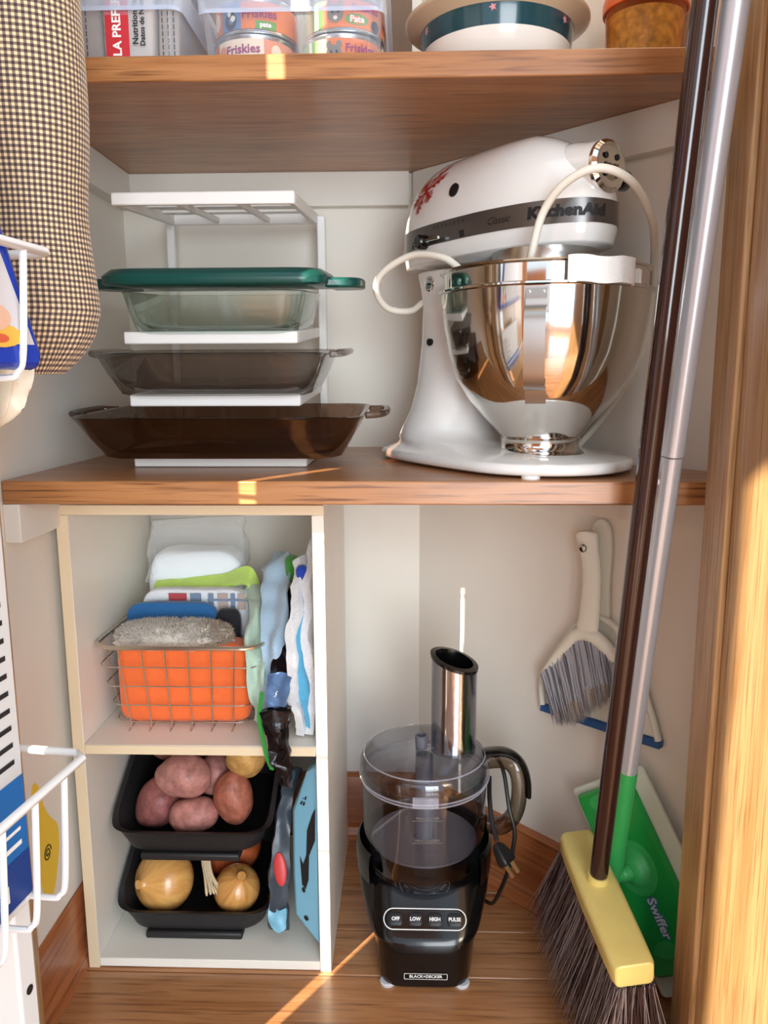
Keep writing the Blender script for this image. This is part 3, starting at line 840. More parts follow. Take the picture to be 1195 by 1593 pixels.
crumple([(-.183, .922, .066), (-.172, .918, .056), (-.160, .918, .060)], Vector((0, .004, .026)), .004, .003, 90).obj('crimped_end', 'pk_blue', kp, smooth=40)

# ------------------------------------------------------------------ dish rack and glass dishes
dr = thing('dish_rack', 'white plastic four-tier dish rack on the middle shelf', 'rack', (-.23, 1.17, ZM))
def tray(xa, xb_, yf, yk, zf, zk, th=.0145):
    b = B()
    def P(x, y, d): return Vector((x, y, zf + (zk - zf)*(y - yf)/(yk - yf) - d))
    def bar(x0, x1, y0, y1, d0, d1):
        vs = [P(x0,y0,d1),P(x1,y0,d1),P(x1,y1,d1),P(x0,y1,d1),P(x0,y0,d0),P(x1,y0,d0),P(x1,y1,d0),P(x0,y1,d0)]
        b.add(vs, [(0,3,2,1),(4,5,6,7),(0,1,5,4),(1,2,6,5),(2,3,7,6),(3,0,4,7)])
    bar(xa, xb_, yf, yf + .010, 0, th); bar(xa, xb_, yk - .010, yk, 0, th)
    bar(xa, xa + .008, yf + .0101, yk - .0101, 0, th); bar(xb_ - .008, xb_, yf + .0101, yk - .0101, 0, th)
    for f in (.18, .44, .70):
        y = yf + (yk - yf)*f; bar(xa + .0081, xb_ - .0081, y, y + .020, .001, .005)
    for f in (.33, .67):
        x = xa + (xb_ - xa)*f; bar(x - .003, x + .003, yf + .0101, yk - .0101, .0051, .013)
    return b.obj('tray', 'white_plastic', dr, bevel=.0018)
tray(-.342, -.130, .929, 1.165, .9725, .994)
tray(-.336, -.130, .929, 1.165, .8165, .836)
tray(-.333, -.128, .929, 1.165, .7435, .757)
tray(-.332, -.122, .929, 1.165, .669, .6705, .0125)
for x in (-.345, -.126):
    B().box(x - .006, x + .006, 1.1652, 1.177, ZM, .992).obj('post', 'white_plastic', dr, bevel=.002)

def dish(label, x0, x1, y0, y1, z0, z1, ins, m, tilt, tabs, wall=.005, group=None):
    cx, cy = (x0+x1)/2, (y0+y1)/2; hx, hy = (x1-x0)/2, (y1-y0)/2; H = z1 - z0
    t = thing('baking_dish', label, 'dish', (cx, cy, z0), (R(tilt), 0, 0), local=True)
    rc = .026
    rings = [rr(0, 0, hx - ins - .010, hy - ins - .010, rc, 0), rr(0, 0, hx - ins - .003, hy - ins - .003, rc, .0025), rr(0, 0, hx - ins, hy - ins, rc, .009),
             rr(0, 0, hx - ins*.55, hy - ins*.55, rc, H*.5), rr(0, 0, hx - ins*.12, hy - ins*.12, rc, H*.88), rr(0, 0, hx, hy, rc + .004, H*.92), rr(0, 0, hx + .0015, hy + .0015, rc + .004, H*.97),
             rr(0, 0, hx - .001, hy - .001, rc + .003, H), rr(0, 0, hx - wall, hy - wall, rc, H*.985), rr(0, 0, hx - wall - ins*.12, hy - wall - ins*.12, rc, H*.88),
             rr(0, 0, hx - wall - ins*.55, hy - wall - ins*.55, rc, H*.5), rr(0, 0, hx - wall - ins, hy - wall - ins, rc, .013), rr(0, 0, hx - wall - ins - .008, hy - wall - ins - .008, rc, .006)]
    B().loft(rings).obj('dish_body', m, t, smooth=60)
    if tabs:
        for s in (-1, 1):
            xo = s*(hx + .0018)
            P = [(xo, -.055, H*.94), (xo + s*tabs*.6, -.050, H*.95), (xo + s*tabs, -.036, H*.97), (xo + s*tabs, .036, H*.97), (xo + s*tabs*.6, .050, H*.95), (xo, .055, H*.94)]
            rings2 = []
            Q = spline(P, 6)
            for i, p in enumerate(Q):
                tt = (Q[min(i+1, len(Q)-1)] - Q[max(i-1, 0)]).normalized(); u = Vector((-tt.y, tt.x, 0)) 
                rings2.append([p + u*.0048*math.cos(a) + Vector((0, 0, 1))*.0042*math.sin(a) for a in [2*PI*k/10 for k in range(10)]])
            B().loft(rings2).obj('handle', m, t, smooth=60)
    return t
dish('clear rectangular glass dish under the teal lid on the rack', -.333, -.119, .905, 1.10, .8195, .868, .009, 'glass_clear', 4.5, 0)
dish('smoky grey glass baking dish in the middle of the rack', -.362, -.094, .885, 1.09, .7455, .796, .018, 'glass_grey', 3.2, .017)
dish('brown amber glass baking dish, lowest on the rack', -.384, -.052, .862, 1.10, .6725, .7235, .023, 'glass_amber', 2, .022)
# teal lid
ld = thing('plastic_cover', 'teal plastic lid with end tabs lying on the clear dish', 'cover', (-.2215, .985, .8685), (R(4.5), 0, 0), local=True)
hx, hy = .127, .098
rings = [rr(0, 0, hx, hy, .03, .004), rr(0, 0, hx + .002, hy + .002, .03, .006), rr(0, 0, hx + .002, hy + .002, .03, .014), rr(0, 0, hx - .001, hy - .001, .03, .017),
         rr(0, 0, hx - .006, hy - .006, .03, .0215), rr(0, 0, hx - .014, hy - .014, .028, .0225), rr(0, 0, hx - .018, hy - .018, .026, .019)]
B().loft(rings).obj('lid_plate', 'teal', ld, smooth=50)
for s in (-1, 1):
    pl = [(s*(hx - .002), -.062), (s*(hx + .024), -.056), (s*(hx + .038), -.040), (s*(hx + .041), 0), (s*(hx + .038), .040), (s*(hx + .024), .056), (s*(hx - .002), .062)]
    B().prism([q[:2] for q in spline([(x, y, 0) for x, y in pl], 3)], .001, .0125).obj('end_tab', 'teal', ld, bevel=.003, smooth=50)

# ------------------------------------------------------------------ stand mixer
BX, BY = .153, .914
mx = thing('stand_mixer', 'white stand mixer with red snowflake decal and steel bowl on the middle shelf', 'mixer', (BX, BY, ZM), (0, 0, R(-53)), local=True)
M['decal_red'] = mat('red_decal', (170, 40, 28), .5)
M['band'] = mat('brushed_band', (120, 116, 114), .3, .9)
# base plate and column
def plate(sc, z, dx=0):
    out = []
    for i in range(56):
        a = 2*PI*i/56; c, q = math.cos(a), math.sin(a)
        if c >= 0: x, y = .106*c, .106*q
        else: x, y = -.252*abs(c)**.9, (.106 + .006*abs(c)**2)*math.copysign(abs(q)**.66, q)
        out.append(Vector((x*sc + dx, y*sc, z)))
    return out
cxp = -.140
def colr(a, b, z, x): 
    out = []
    for i in range(56):
        t = 2*PI*i/56; c, q = math.cos(t), math.sin(t)
        out.append(Vector((x + a*math.copysign(abs(c)**.85, c), b*math.copysign(abs(q)**.85, q), z)))
    return out
def mixr(r1, r2, f): return [p.lerp(q, f) for p, q in zip(r1, r2)]
c0 = colr(.062, .076, .032, cxp - .016)
rings = [plate(.97, .0035), plate(1.0, .006), plate(1.0, .0105), plate(.985, .0145), plate(.955, .0160), mixr(plate(.90, .0165), c0, .35), mixr(plate(.88, .0175), c0, .62), mixr(plate(.88, .024), c0, .85),
         colr(.061, .072, .044, cxp - .008), colr(.055, .062, .068, cxp - .004), colr(.050, .054, .10, cxp - .003), colr(.046, .047, .15, cxp - .004), colr(.044, .044, .20, cxp - .006), colr(.048, .048, .236, cxp - .010)]
B().loft(rings).obj('base', 'enamel', mx, smooth=80)
for x, y in ((.06, -.075), (.06, .075), (-.18, -.06), (-.18, .06)):
    B().lathe([(.010, 0), (.010, .0038)], (x, y, 0), 16, cap0=True, cap1=True).obj('rubber_foot', 'white_plastic', mx)
# head
H0, H1, HXC, HL, HW = .243, .369, -.071, .156, .067
def head_ring(z, off=0, N=96):
    t = (z - H0)/(H1 - H0)
    if t < .12: s = .955 + .045*(t/.12)
    else: s = max(.02, (1 - ((t - .12)/.88)**2.7))**(1/2.1)
    a = HL*(.30 + .70*s) if t > .12 else HL*s
    b_ = HW*s
    out = []
    for i in range(N):
        th = 2*PI*i/N; c, q = math.cos(th), math.sin(th)
        a = HL*(s**.62 if c > 0 else s**.40)
        x = a*math.copysign(abs(c)**(.80 if c > 0 else .66), c); y = b_*math.copysign(abs(q)**(.80), q)
        u = (x + HL)/(2*HL)
        k = .96 + .07*math.sin(PI*min(1, max(0, u))) - .10*max(0, u - .6)
        p = Vector((HXC + x, y*k, z))
        if t > .45: p.z -= (t - .45)/.55 * (.030*max(0, u - .72)**1.0*2.2 + .06*max(0, .30 - u)**1.5)
        out.append(p)
    if off:
        out = [p + Vector(((p.x - HXC)/HL*.6, p.y/HW, 0)).normalized()*off for p in out]
    return out
tl = [0, .02, .06, .12, .2, .3, .4, .5, .6, .68, .76, .83, .89, .935, .965, .985, .997]
B().loft([head_ring(H0 + (H1 - H0)*t) for t in tl]).obj('head', 'enamel', mx, smooth=80)
# trim band wraps the head
def band_pts(z, off):
    r = head_ring(z, off, 192)
    return r
zb0, zb1 = .2615, .2855
b = B().loft([band_pts(zb0, .0003), band_pts(zb0, .0013), band_pts(zb1, .0013), band_pts(zb1, .0003)], False, False)
b.obj('trim_band', 'band', mx, smooth=40)
def arc_table(z, off):
    r = head_ring(z, off, 384)
    # start at the rear tip, run along the -Y side to the front tip
    seq = [r[i % 384] for i in range(192, 385)]
    d = [0]
    for i in range(1, len(seq)): d.append(d[-1] + (seq[i] - seq[i-1]).length)
    return seq, d
_tab = {}
def on_head(s, z, off=.0018):
    k = round(z, 4), off
    if k not in _tab: _tab[k] = arc_table(z, off)
    seq, d = _tab[k]
    s = max(0, min(d[-1] - 1e-6, s))
    lo, hi = 0, len(d) - 1
    while hi - lo > 1:
        m_ = (lo + hi)//2
        if d[m_] <= s: lo = m_
        else: hi = m_
    return seq[lo].lerp(seq[hi], (s - d[lo])/(d[hi] - d[lo] + 1e-9))
def lett(txt, size, s0, zc, mi, b, bold=0, sx=1, shear=0, off=.0017):
    b.text(txt, size, lambda x, y: on_head(s0 + x*sx, zc + y, off), mi, bold, 'LEFT', shear=shear)
b = B()
S_KA, S_CL = .292, .240
lett('KitchenAid', .0155, S_KA, .2735, 0, b, .0009, 1.2)
b2_ = B(); lett('Classic', .011, S_CL, .2725, 0, b2_, 0, 1.0, .35); b2_.obj('script_lettering', ['ink'], mx, smooth=0, fix=False)
b.obj('band_lettering', ['ink'], mx, smooth=0, fix=False)
b = B()
for k in range(8): 
    s = .150 + .0075*k
    for dz in (0,):
        b.add([on_head(s, .278), on_head(s + .0012, .278), on_head(s + .0012, .282), on_head(s, .282)], [(0, 1, 2, 3)], 0)
for k in range(3):
    b.add([on_head(.04, .268 + .005*k), on_head(.062, .268 + .005*k), on_head(.062, .270 + .005*k), on_head(.04, .270 + .005*k)], [(0, 1, 2, 3)], 0)
b.add([on_head(.100, .2625), on_head(.205, .2625), on_head(.205, .2700), on_head(.100, .2700)], [(0, 1, 2, 3)], 0)
b.obj('speed_scale', ['ink'], mx, smooth=0, fix=False)
# snowflake decal
b = B()
def flake_pt(u, v): return on_head(.100 + u, .329 + v, .0009)
def seg(u0, v0, u1, v1, w_=.0018):
    n = 5
    d = Vector((u1 - u0, v1 - v0)); d.normalize(); q = Vector((-d.y, d.x))*w_
    for i in range(n):
        a = i/n; c = (i+1)/n
        A = (u0 + (u1-u0)*a, v0 + (v1-v0)*a); Bp = (u0 + (u1-u0)*c, v0 + (v1-v0)*c)
        b.add([flake_pt(A[0]-q.x, A[1]-q.y), flake_pt(Bp[0]-q.x, Bp[1]-q.y), flake_pt(Bp[0]+q.x, Bp[1]+q.y), flake_pt(A[0]+q.x, A[1]+q.y)], [(0, 1, 2, 3)])
for k in range(6):
    a = R(30 + 60*k); ca, sa = math.cos(a), math.sin(a); Lr = .024
    seg(0, 0, ca*Lr, sa*Lr)
    for f, l in ((.4, .009), (.65, .008), (.9, .005)):
        for da in (50, -50):
            a2 = a + R(da)
            seg(ca*Lr*f, sa*Lr*f, ca*Lr*f + math.cos(a2)*l, sa*Lr*f + math.sin(a2)*l, .0012)
b.obj('snowflake_decal', 'decal_red', mx, smooth=0, fix=False)
# motor cap, speed knob, hinge pin, screw, hub
def disc_at(p, nrm, prof, mname, name, n=24):
    q = Vector(nrm).to_track_quat('Z', 'Y').to_matrix().to_4x4()
    B().lathe(prof, n=n, cap0=True, cap1=True, mtx=Matrix.Translation(p) @ q).obj(name, mname, mx, smooth=40)
disc_at(on_head(.166, .318, 0), (0, -1, .25), [(.0078, -.004), (.0078, .0012), (.006, .002), (.003, .0015)], 'black', 'motor_cap')
disc_at(on_head(.128, .2665, 0), (-.15, -1, 0), [(.0085, -.002), (.0085, .010), (.007, .012)], 'black_gloss', 'speed_knob')
B().tube([on_head(.128, .2665, .009), on_head(.175, .2665, .007)], .0018, 8).obj('speed_lever', 'chrome', mx)
disc_at((-.150, -.0445, .222), (0, -1, 0), [(.010, -.002), (.010, .002), (.006, .004)], 'chrome', 'hinge_pin')
disc_at((-.145, -.0475, .150), (0, -1, 0), [(.0045, -.006), (.0045, .003), (.003, .0035)], 'black', 'column_screw')
HUBZ = .316
disc_at((.028, 0, HUBZ), (1, 0, .03), [(.034, 0), (.031, .025), (.0275, .040), (.0265, .052)], 'enamel', 'hub_housing', 40)
disc_at((.0800, 0, HUBZ + .0015), (1, 0, .03), [(.0265, -.001), (.0262, .004), (.0225, .0075), (.020, .0065), (.010, .0075)], 'chrome', 'hub_cap', 40)
disc_at((.068, .024, HUBZ - .004), (0, 1, 0), [(.006, 0), (.006, .010), (.0105, .011), (.0105, .022), (.009, .024)], 'black_gloss', 'hub_knob', 20)
b = B()
for k in range(3): b.text('KitchenAid' if k == 0 else '', .0046, lambda x, y: Vector((.0882, x, HUBZ + .0022 + y)), 0, .0002)
for k in range(4):
    a = PI/4 + k*PI/2
    b.lathe([(.0001, 0), (.0032, 0)], n=10, mtx=Matrix.Translation((.0880, .012*math.cos(a), HUBZ + .0018 + .012*math.sin(a))) @ Matrix.Rotation(PI/2, 4, 'Y'))
b.obj('hub_lettering', 'ink', mx, smooth=0, fix=False)
B().lathe([(.02, .2455), (.0575, .2455), (.059, .242), (.059, .222), (.045, .219), (.01, .219)], n=48).obj('planetary_ring', 'steel_b', mx)
B().lathe([(.009, .221), (.009, .19), (.006, .188)], n=20, cap1=True).obj('beater_shaft', 'chrome', mx)
# power cord in world space, converted to the mixer's frame
mw = Matrix.Translation((BX, BY, ZM)) @ Matrix.Rotation(R(-53), 4, 'Z'); mi_ = mw.inverted()
def wcord(P, name='power_cord'):
    B().tube([mi_ @ p for p in spline(P, 8)], .0042, 10).obj(name, 'cord', mx, smooth=80)
wcord([(.124, .838, .870), (.126, .830, .889), (.135, .825, .925), (.153, .81, .949), (.182, .80, .960), (.216, .81, .951), (.245, .84, .927), (.264, .88, .899), (.278, .93, .846), (.28, .955, .797), (.262, .975, .744), (.235, .99, .70), (.20, 1.0, .665), (.15, 1.02, .661)])
wcord([(.055, 1.055, .70), (.05, 1.06, .80), (.028, 1.045, .858), (.003, 1.02, .846), (-.025, 1.0, .847), (-.039, .98, .865), (-.032, .97, .886), (.003, .95, .903), (.039, .92, .896), (.060, .912, .880)])

# bowls
bo = thing('mixing_bowl', 'polished steel mixer bowl with strap handle locked on the mixer base', 'bowl', (BX, BY, ZM + .0172), local=True)
outer = [(r, z*.962) for r, z in [(.0555, 0), (.0555, .0015), (.050, .004), (.0455, .008), (.0445, .016), (.0460, .020), (.0445, .022), (.0460, .024), (.052, .031), (.066, .046), (.083, .066), (.098, .091), (.107, .119), (.1125, .149), (.1150, .172), (.1162, .186)]]
inner = [(r - .0016, z + .0006) for r, z in outer if z > .03]
B().lathe(outer + [(.1190, .1793), (.1205, .1804), (.1205, .1822), (.1185, .1832), (.1150, .1822)] + inner[::-1] + [(.03, .033), (.0005, .032)], n=96).obj('bowl_body', 'steel', bo, smooth=50)
ha = math.atan2(-BY, -BX - .055)
hm = Matrix.Rotation(ha, 4, 'Z')
def strapb(path, wd, th, name, m, wl=None):
    rings = []
    P = spline(path, 5)
    for i, p in enumerate(P):
        t = (P[min(i+1, len(P)-1)] - P[max(i-1, 0)]).normalized(); nr = Vector((t.z, 0, -t.x))
        ww = wd if not wl else wl[0] + (wl[1]-wl[0])*i/(len(P)-1)
        rings.append([hm @ (p + nr*dn_*th + Vector((0, wy*ww, 0))) for dn_, wy in ((1, -.92), (1, .92), (.6, 1), (-1, 1), (-1, -1), (.6, -1))])
    return B().loft(rings).obj(name, m, bo, smooth=40)
strapb([(.1185, 0, .175), (.1215, 0, .165), (.1225, 0, .157), (.132, 0, .153), (.137, 0, .143), (.136, 0, .115), (.129, 0, .090), (.120, 0, .079), (.112, 0, .077)], .0105, .0018, 'strap_handle', 'handle_steel')
strapb([(.1185, 0, .178), (.1175, 0, .164), (.1165, 0, .152)], .0125, .0012, 'handle_bracket', 'handle_steel')
strapb([(.1040, 0, .080), (.0985, 0, .070), (.0930, 0, .062)], .0105, .0012, 'handle_bracket', 'handle_steel')
for y in (-.007, .007):
    B().lathe([(.0026, 0), (.0026, .0012), (.0015, .002)], n=14, cap0=True, cap1=True, mtx=hm @ Matrix.Translation((.1196, y, .171)) @ Matrix.Rotation(PI/2, 4, 'Y')).obj('rivet', 'chrome', bo)
b2 = thing('mixing_bowl', 'second steel bowl nested inside, its rim standing above the first', 'bowl', (BX, BY, ZM + .0345), local=True)
o2 = [(.0005, .005), (.03, .0055), (.060, .021), (.080, .045), (.094, .074), (.103, .104), (.108, .132), (.1115, .148), (.1128, .165), (.1135, .184), (.1165, .1848), (.1175, .186), (.1165, .1872), (.1125, .1868), (.1115, .165), (.1100, .148), (.1065, .132), (.1015, .104), (.0925, .074), (.0785, .045), (.058, .0225), (.0005, .0075)]
B().lathe(o2, n=96).obj('bowl_body', 'steel', b2, smooth=50)
# folded paper towel tucked on the rim
M['paper'] = mat('paper_towel', (236, 234, 230), .95, bump=.5, bscale=500)
pt = thing('paper_towel', 'white folded paper towel tucked against the bowl rim', 'paper', (BX + .04, BY - .11, .875))
def curl(a0, a1, r0, z0, z1, n=16, wav=.0006, th=.0016):
    rings = []
    for i in range(n + 1):
        a = R(a0 + (a1 - a0)*i/n); q = []
        for (rr__, z) in ((r0, z0), (r0 + th, z0), (r0 + th, (z0+z1)/2), (r0 + th, z1), (r0, z1), (r0, (z0+z1)/2)):
            rad = rr__ + wav*math.sin(i*1.7)
            q.append(Vector((BX + rad*math.cos(a), BY + rad*math.sin(a), z + .001*math.sin(i*.6))))
        rings.append(q)
    return B().loft(rings)
curl(-89, -53, .1205, .8535, .8790).obj('front_fold', 'paper', pt, smooth=40)
curl(-58, -46, .1183, .8532, .869).obj('back_fold', 'paper', pt, smooth=40)

# ------------------------------------------------------------------ upper shelf: cans in a clear tub
ZT = ZU + .025
M['tub'] = film('clear_tub_wall', (214, 226, 240), .13, .08)
M['tub_rim'] = film('clear_tub_rim', (206, 222, 246), .42, .15)
def tub(label, x0, x1, y0, y1, zr):
    t = thing('storage_tub', label, 'tub', ((x0+x1)/2, (y0+y1)/2, ZT))
    cx, cy, hx, hy = (x0+x1)/2, (y0+y1)/2, (x1-x0)/2, (y1-y0)/2
    B().loft([rr(cx, cy, hx - .010, hy - .010, .012, ZT + .0005), rr(cx, cy, hx - .008, hy - .008, .012, ZT + .002), rr(cx, cy, hx - .003, hy - .003, .012, zr)], True, False).obj('tub_wall', 'tub', t, smooth=50)
    n = 6
    def zz(q, z): return z + (.007 if abs(q.x - cx) < hx*.45 else 0)
    r0 = [Vector((q.x, q.y, zz(q, zr - .006))) for q in rr(cx, cy, hx, hy, .012, 0)]
    r1 = rr(cx, cy, hx + .001, hy + .001, .012, zr + .020)
    r2 = rr(cx, cy, hx + .006, hy + .006, .014, zr + .024)
    B().loft([rr(cx, cy, hx - .003, hy - .003, .012, zr - .0005), r0, r1, r2], False, False).obj('tub_rim', 'tub_rim', t, smooth=40)
    return t
tub('clear storage tub of pet food cans on the upper shelf', -.222, -.026, .880, 1.10, 1.143)
tub('clear storage tub of paper sacks at the left of the upper shelf', -.405, -.236, .870, 1.10, 1.143)
M['tin'] = mat('tin', (188, 196, 206), .25, .9)
M['l_cream'] = mat('cream_label', (232, 216, 196), .45); M['l_pink'] = mat('salmon_label', (226, 150, 120), .45)
M['l_orange'] = mat('orange_label', (224, 124, 66), .45); M['l_green'] = mat('green_label', (98, 160, 70), .45)
M['l_black'] = mat('dark_label', (52, 58, 78), .45); M['l_mag'] = mat('magenta_print', (150, 40, 110), .5)
M['l_grey'] = mat('grey_cat_print', (130, 126, 120), .6); M['l_blue'] = mat('blue_label', (96, 132, 176), .5)
def can(label, x, y, z, patches, words, dots):
    t = thing('food_can', label, 'can', (x, y, z), local=True, group='pet food cans in the clear tub')
    r, h = .0440, .0365
    B().lathe([(.03, 0), (.038, 0), (r + .0008, .0008), (r + .0012, .003), (r, .0045), (r, h - .0045), (r + .0014, h - .003), (r + .0014, h - .0008), (r, h), (r - .002, h - .001), (r - .003, h - .003), (.0005, h - .003)], n=64, cap0=True).obj('tin_body', 'tin', t, smooth=50)
    mats = ['l_orange', 'l_cream', 'l_pink', 'l_green', 'l_black', 'l_mag', 'l_grey', 'l_blue', 'white_ink']
    b = B()
    def cp(a, z_, o): return Vector((( r + o)*math.sin(R(a)), -(r + o)*math.cos(R(a)), z_))
    b.lathe([(r + .0003, .0048), (r + .0003, h - .0048)], n=64, mi=0)
    for a0, a1, z0, z1, mi in patches:
        n = max(2, int((a1 - a0)/5))
        b.loft([[cp(a0 + (a1-a0)*i/n, z_, .0006) for i in range(n + 1)] for z_ in (z0, z1)], False, False, False, mi)
    for a, z_, ra, rz, mi in dots:
        b.add([cp(a + ra*math.cos(k*PI/8), z_ + rz*math.sin(k*PI/8), .0010) for k in range(16)], [tuple(range(16))], mi)
    for txt, sz, a, z_, mi in words:
        b.text(txt, sz, lambda x, y: cp(a + math.degrees(x/r), z_ + y + x*.04, .0014), mi, .0003)
    b.obj('printed_label', mats, t, smooth=0, fix=False)
    return t
cat = lambda a, z: [(a, z, 11, .009, 6), (a - 7, z + .009, 4, .004, 6), (a + 7, z + .009, 4, .004, 6), (a - 4, z + .002, 1.8, .0018, 4), (a + 4, z + .002, 1.8, .0018, 4), (a, z - .004, 3, .002, 8)]
z1 = ZT + .0026; z2 = z1 + .0368
can('lower left can, cream and salmon label', -.172, .942, z1, [(-50, 22, .0048, .0317, 1), (22, 70, .0048, .0317, 2)], [('Friskies', .0125, -8, .021, 5), ('pate', .006, 42, .014, 8)], [(-40, .018, 8, .009, 2), (40, .02, 8, .008, 1)])
can('lower right can, orange label with green stripe and grey cat', -.074, .944, z1, [(-75, -35, .0048, .0317, 3), (-35, -15, .0048, .0317, 2), (-50, -44, .0048, .0317, 8)], [('Friskies', .0115, 30, .022, 5)], cat(-8, .016))
can('upper left can, orange label with dark blue cat panel', -.170, .943, z2, [(-75, -52, .0048, .0317, 2), (-45, -12, .0048, .0317, 7), (8, 38, .0048, .013, 3)], [('Friskies', .0125, 14, .0195, 5), ('pate', .007, 22, .009, 8)], [(-58, .018, 9, .009, 1), (-28, .014, 10, .009, 4), (-30, .022, 3, .004, 8), (-24, .016, 4, .003, 8)])
can('upper right can, green and orange label with grey tabby cat', -.072, .943, z2, [(-75, -28, .0048, .0317, 3), (-62, -44, .0048, .0317, 0), (-42, -34, .0048, .030, 1)], [('Friskies', .011, 36, .0245, 5), ('Pate', .009, 22, .013, 8)], cat(-8, .018) + [(22, .013, 17, .0055, 3), (52, .010, 8, .006, 4)])

# paper sacks
M['sack_grey'] = mat('grey_printed_sack', (168, 156, 148), .7, var=.1, vscale=40, bump=.4, bscale=60)
M['sack_pale'] = mat('pale_sack', (198, 190, 184), .7, bump=.4, bscale=60)
M['sack_red'] = mat('red_band', (196, 46, 56), .5)
def sack(label, x0, x1, y, h, band=False, lean=0.0):
    t = thing('paper_sack', label, 'sack', ((x0+x1)/2, y, ZT))
    zb_ = ZT + .0026
    b = soft_box(x0, x1, y, y + .06, zb_, zb_ + h, .002, 30, .22, int(x0*100))
    b.obj('sack_body', 'sack_pale' if band else 'sack_grey', t, smooth=60)
    p = B(); yy = y - .0042
    if band:
        xm = x0 + (x1 - x0)*.10; xe = x0 + (x1 - x0)*.56
        p.add([(xm, yy, zb_ + .006), (xe, yy, zb_ + .006), (xe, yy, zb_ + h - .005), (xm, yy, zb_ + h - .005)], [(0, 1, 2, 3)], 0)
        p.text('LA PREFERIDA', .0125, lambda x, y_: Vector((xm + .0125 - y_*1.0, yy - .0005, zb_ + .046 + x)), 1, .0004)
        p.text('Nutrition Facts', .0085, lambda x, y_: Vector((xe + .007 - y_, yy - .0005, zb_ + .044 + x)), 2, .0002)
        p.text('Datos de Nutricion', .0075, lambda x, y_: Vector((xe + .0145 - y_, yy - .0005, zb_ + .046 + x)), 2, .0002)
    else:
        for k in range(6):
            xx = x0 + .006 + .006*k
            if xx > x1 - .004: break
            for j in range(14):
                z = zb_ + .01 + j*.0065
                p.add([(xx, yy, z), (xx + .0014, yy, z), (xx + .0014, yy, z + .0048), (xx, yy, z + .0048)], [(0, 1, 2, 3)], 2)
    p.obj('printed_label', ['sack_red', 'white_ink', 'ink'], t, smooth=0, fix=False)
sack('grey paper sack with rows of small print at the left end of the tub', -.376, -.325, .885, .105)
sack('pale paper sack with a red band and white capital letters', -.322, -.268, .878, .108, True)
sack('grey paper sack at the right end of the left tub', -.266, -.243, .888, .10)

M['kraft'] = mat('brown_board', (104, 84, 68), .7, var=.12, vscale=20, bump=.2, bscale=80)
bx = thing('storage_box', 'dark brown cardboard box behind the clear tubs, left part standing in for corner shadow', 'box', (-.15, 1.16, ZT))
B().box(-.305, .004, 1.115, 1.212, ZT + .0005, 1.34).obj('box_body', 'kraft', bx, bevel=.002)  # left part added as a dark stand-in for the shaded corner between tubs
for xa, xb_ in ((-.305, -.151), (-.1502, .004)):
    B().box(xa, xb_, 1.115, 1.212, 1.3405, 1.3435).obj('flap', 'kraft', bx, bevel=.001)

# wide-rim bowl and orange tub
M['china'] = mat('white_china', (234, 230, 222), .12, coat=.4)
M['china_teal'] = mat('teal_band', (24, 66, 76), .15, coat=.4)
M['china_rim'] = mat('cream_rim', (206, 188, 160), .2, coat=.3)
wbw = thing('serving_bowl', 'white wide-rimmed serving bowl with teal band on the upper shelf', 'bowl', (.099, .965, ZT + .0005), local=True)
B().lathe([(.0005, .003), (.040, .003), (.041, 0), (.045, 0), (.047, .004), (.066, .010), (.075, .019), (.0805, .029), (.083, .0375), (.080, .0375), (.077, .028), (.070, .017), (.05, .009), (.0005, .0075)], n=72).obj('bowl_body', 'china', wbw, smooth=60)
B().lathe([(.0831, .0374), (.0850, .047), (.0862, .0575), (.0835, .0575), (.082, .047), (.0801, .0374)], n=72).obj('teal_band', 'china_teal', wbw, smooth=60)
B().lathe([(.0863, .0576), (.092, .061), (.101, .0655), (.1035, .067), (.1035, .069), (.101, .0685), (.090, .064), (.0834, .0602), (.0834, .0576)], n=72).obj('bowl_rim', 'china_rim', wbw, smooth=60)
M['flower'] = mat('pink_flower', (206, 140, 150), .4)
for k in range(6):
    a = -1.72 + k*PI/3; c = Vector((.0853*math.cos(a), .0853*math.sin(a), .0525)); u = Vector((-math.sin(a), math.cos(a), 0))
    pet = [c + (u*math.cos(d) + Vector((0, 0, math.sin(d))))*(.0042 if j % 2 else .0020) + c.normalized()*.0008 for j, d in [(j, 2*PI*j/10) for j in range(10)]]
    B().loft([[p - c.normalized()*.002 for p in pet], pet]).obj('flower_motif', 'flower', wbw, smooth=0)
M['red_plastic'] = mat('red_plastic', (150, 26, 34), .35)
o = B().lathe([(.0005, 0), (.030, 0), (.033, .004), (.034, .03), (.030, .034), (.0005, .034)], (.040, 1.055, ZT + .0005), 36).obj('red_lid', 'red_plastic', smooth=40)
tag(o, 'small red round lid behind the teal banded bowl', 'lid')
M['spice'] = mat('yellow_orange_filling', (206, 158, 62), .6, var=.5, vscale=120, bump=.8, bscale=200)
M['orange_film'] = film('orange_tinted_plastic', (226, 120, 50), .12, .08)
M['orange_lid'] = mat('orange_lid', (228, 104, 44), .3)
ot = thing('food_tub', 'clear tapered tub with orange lid and golden contents, upper right', 'tub', (.256, .930, ZT + .0005), local=True)
B().lathe([(.0005, .0015), (.0375, .0015), (.0405, .058), (.0005, .059)], n=48).obj('contents', 'spice', ot, smooth=50)
B().lathe([(.0005, 0), (.0385, 0), (.0395, .003), (.0425, .068)], n=48).obj('tub_wall', 'orange_film', ot, smooth=50)
B().lathe([(.0428, .064), (.0448, .0645), (.0452, .074), (.044, .078), (.0005, .078), (.0005, .070), (.0428, .069)], n=48).obj('lid', 'orange_lid', ot, smooth=40)
b = B().text('o o o', .006, lambda x, y: Vector((math.sin(.55 + x/.047)*.0456, -math.cos(.55 + x/.047)*.0456, .069 + y)), 0, .0002)
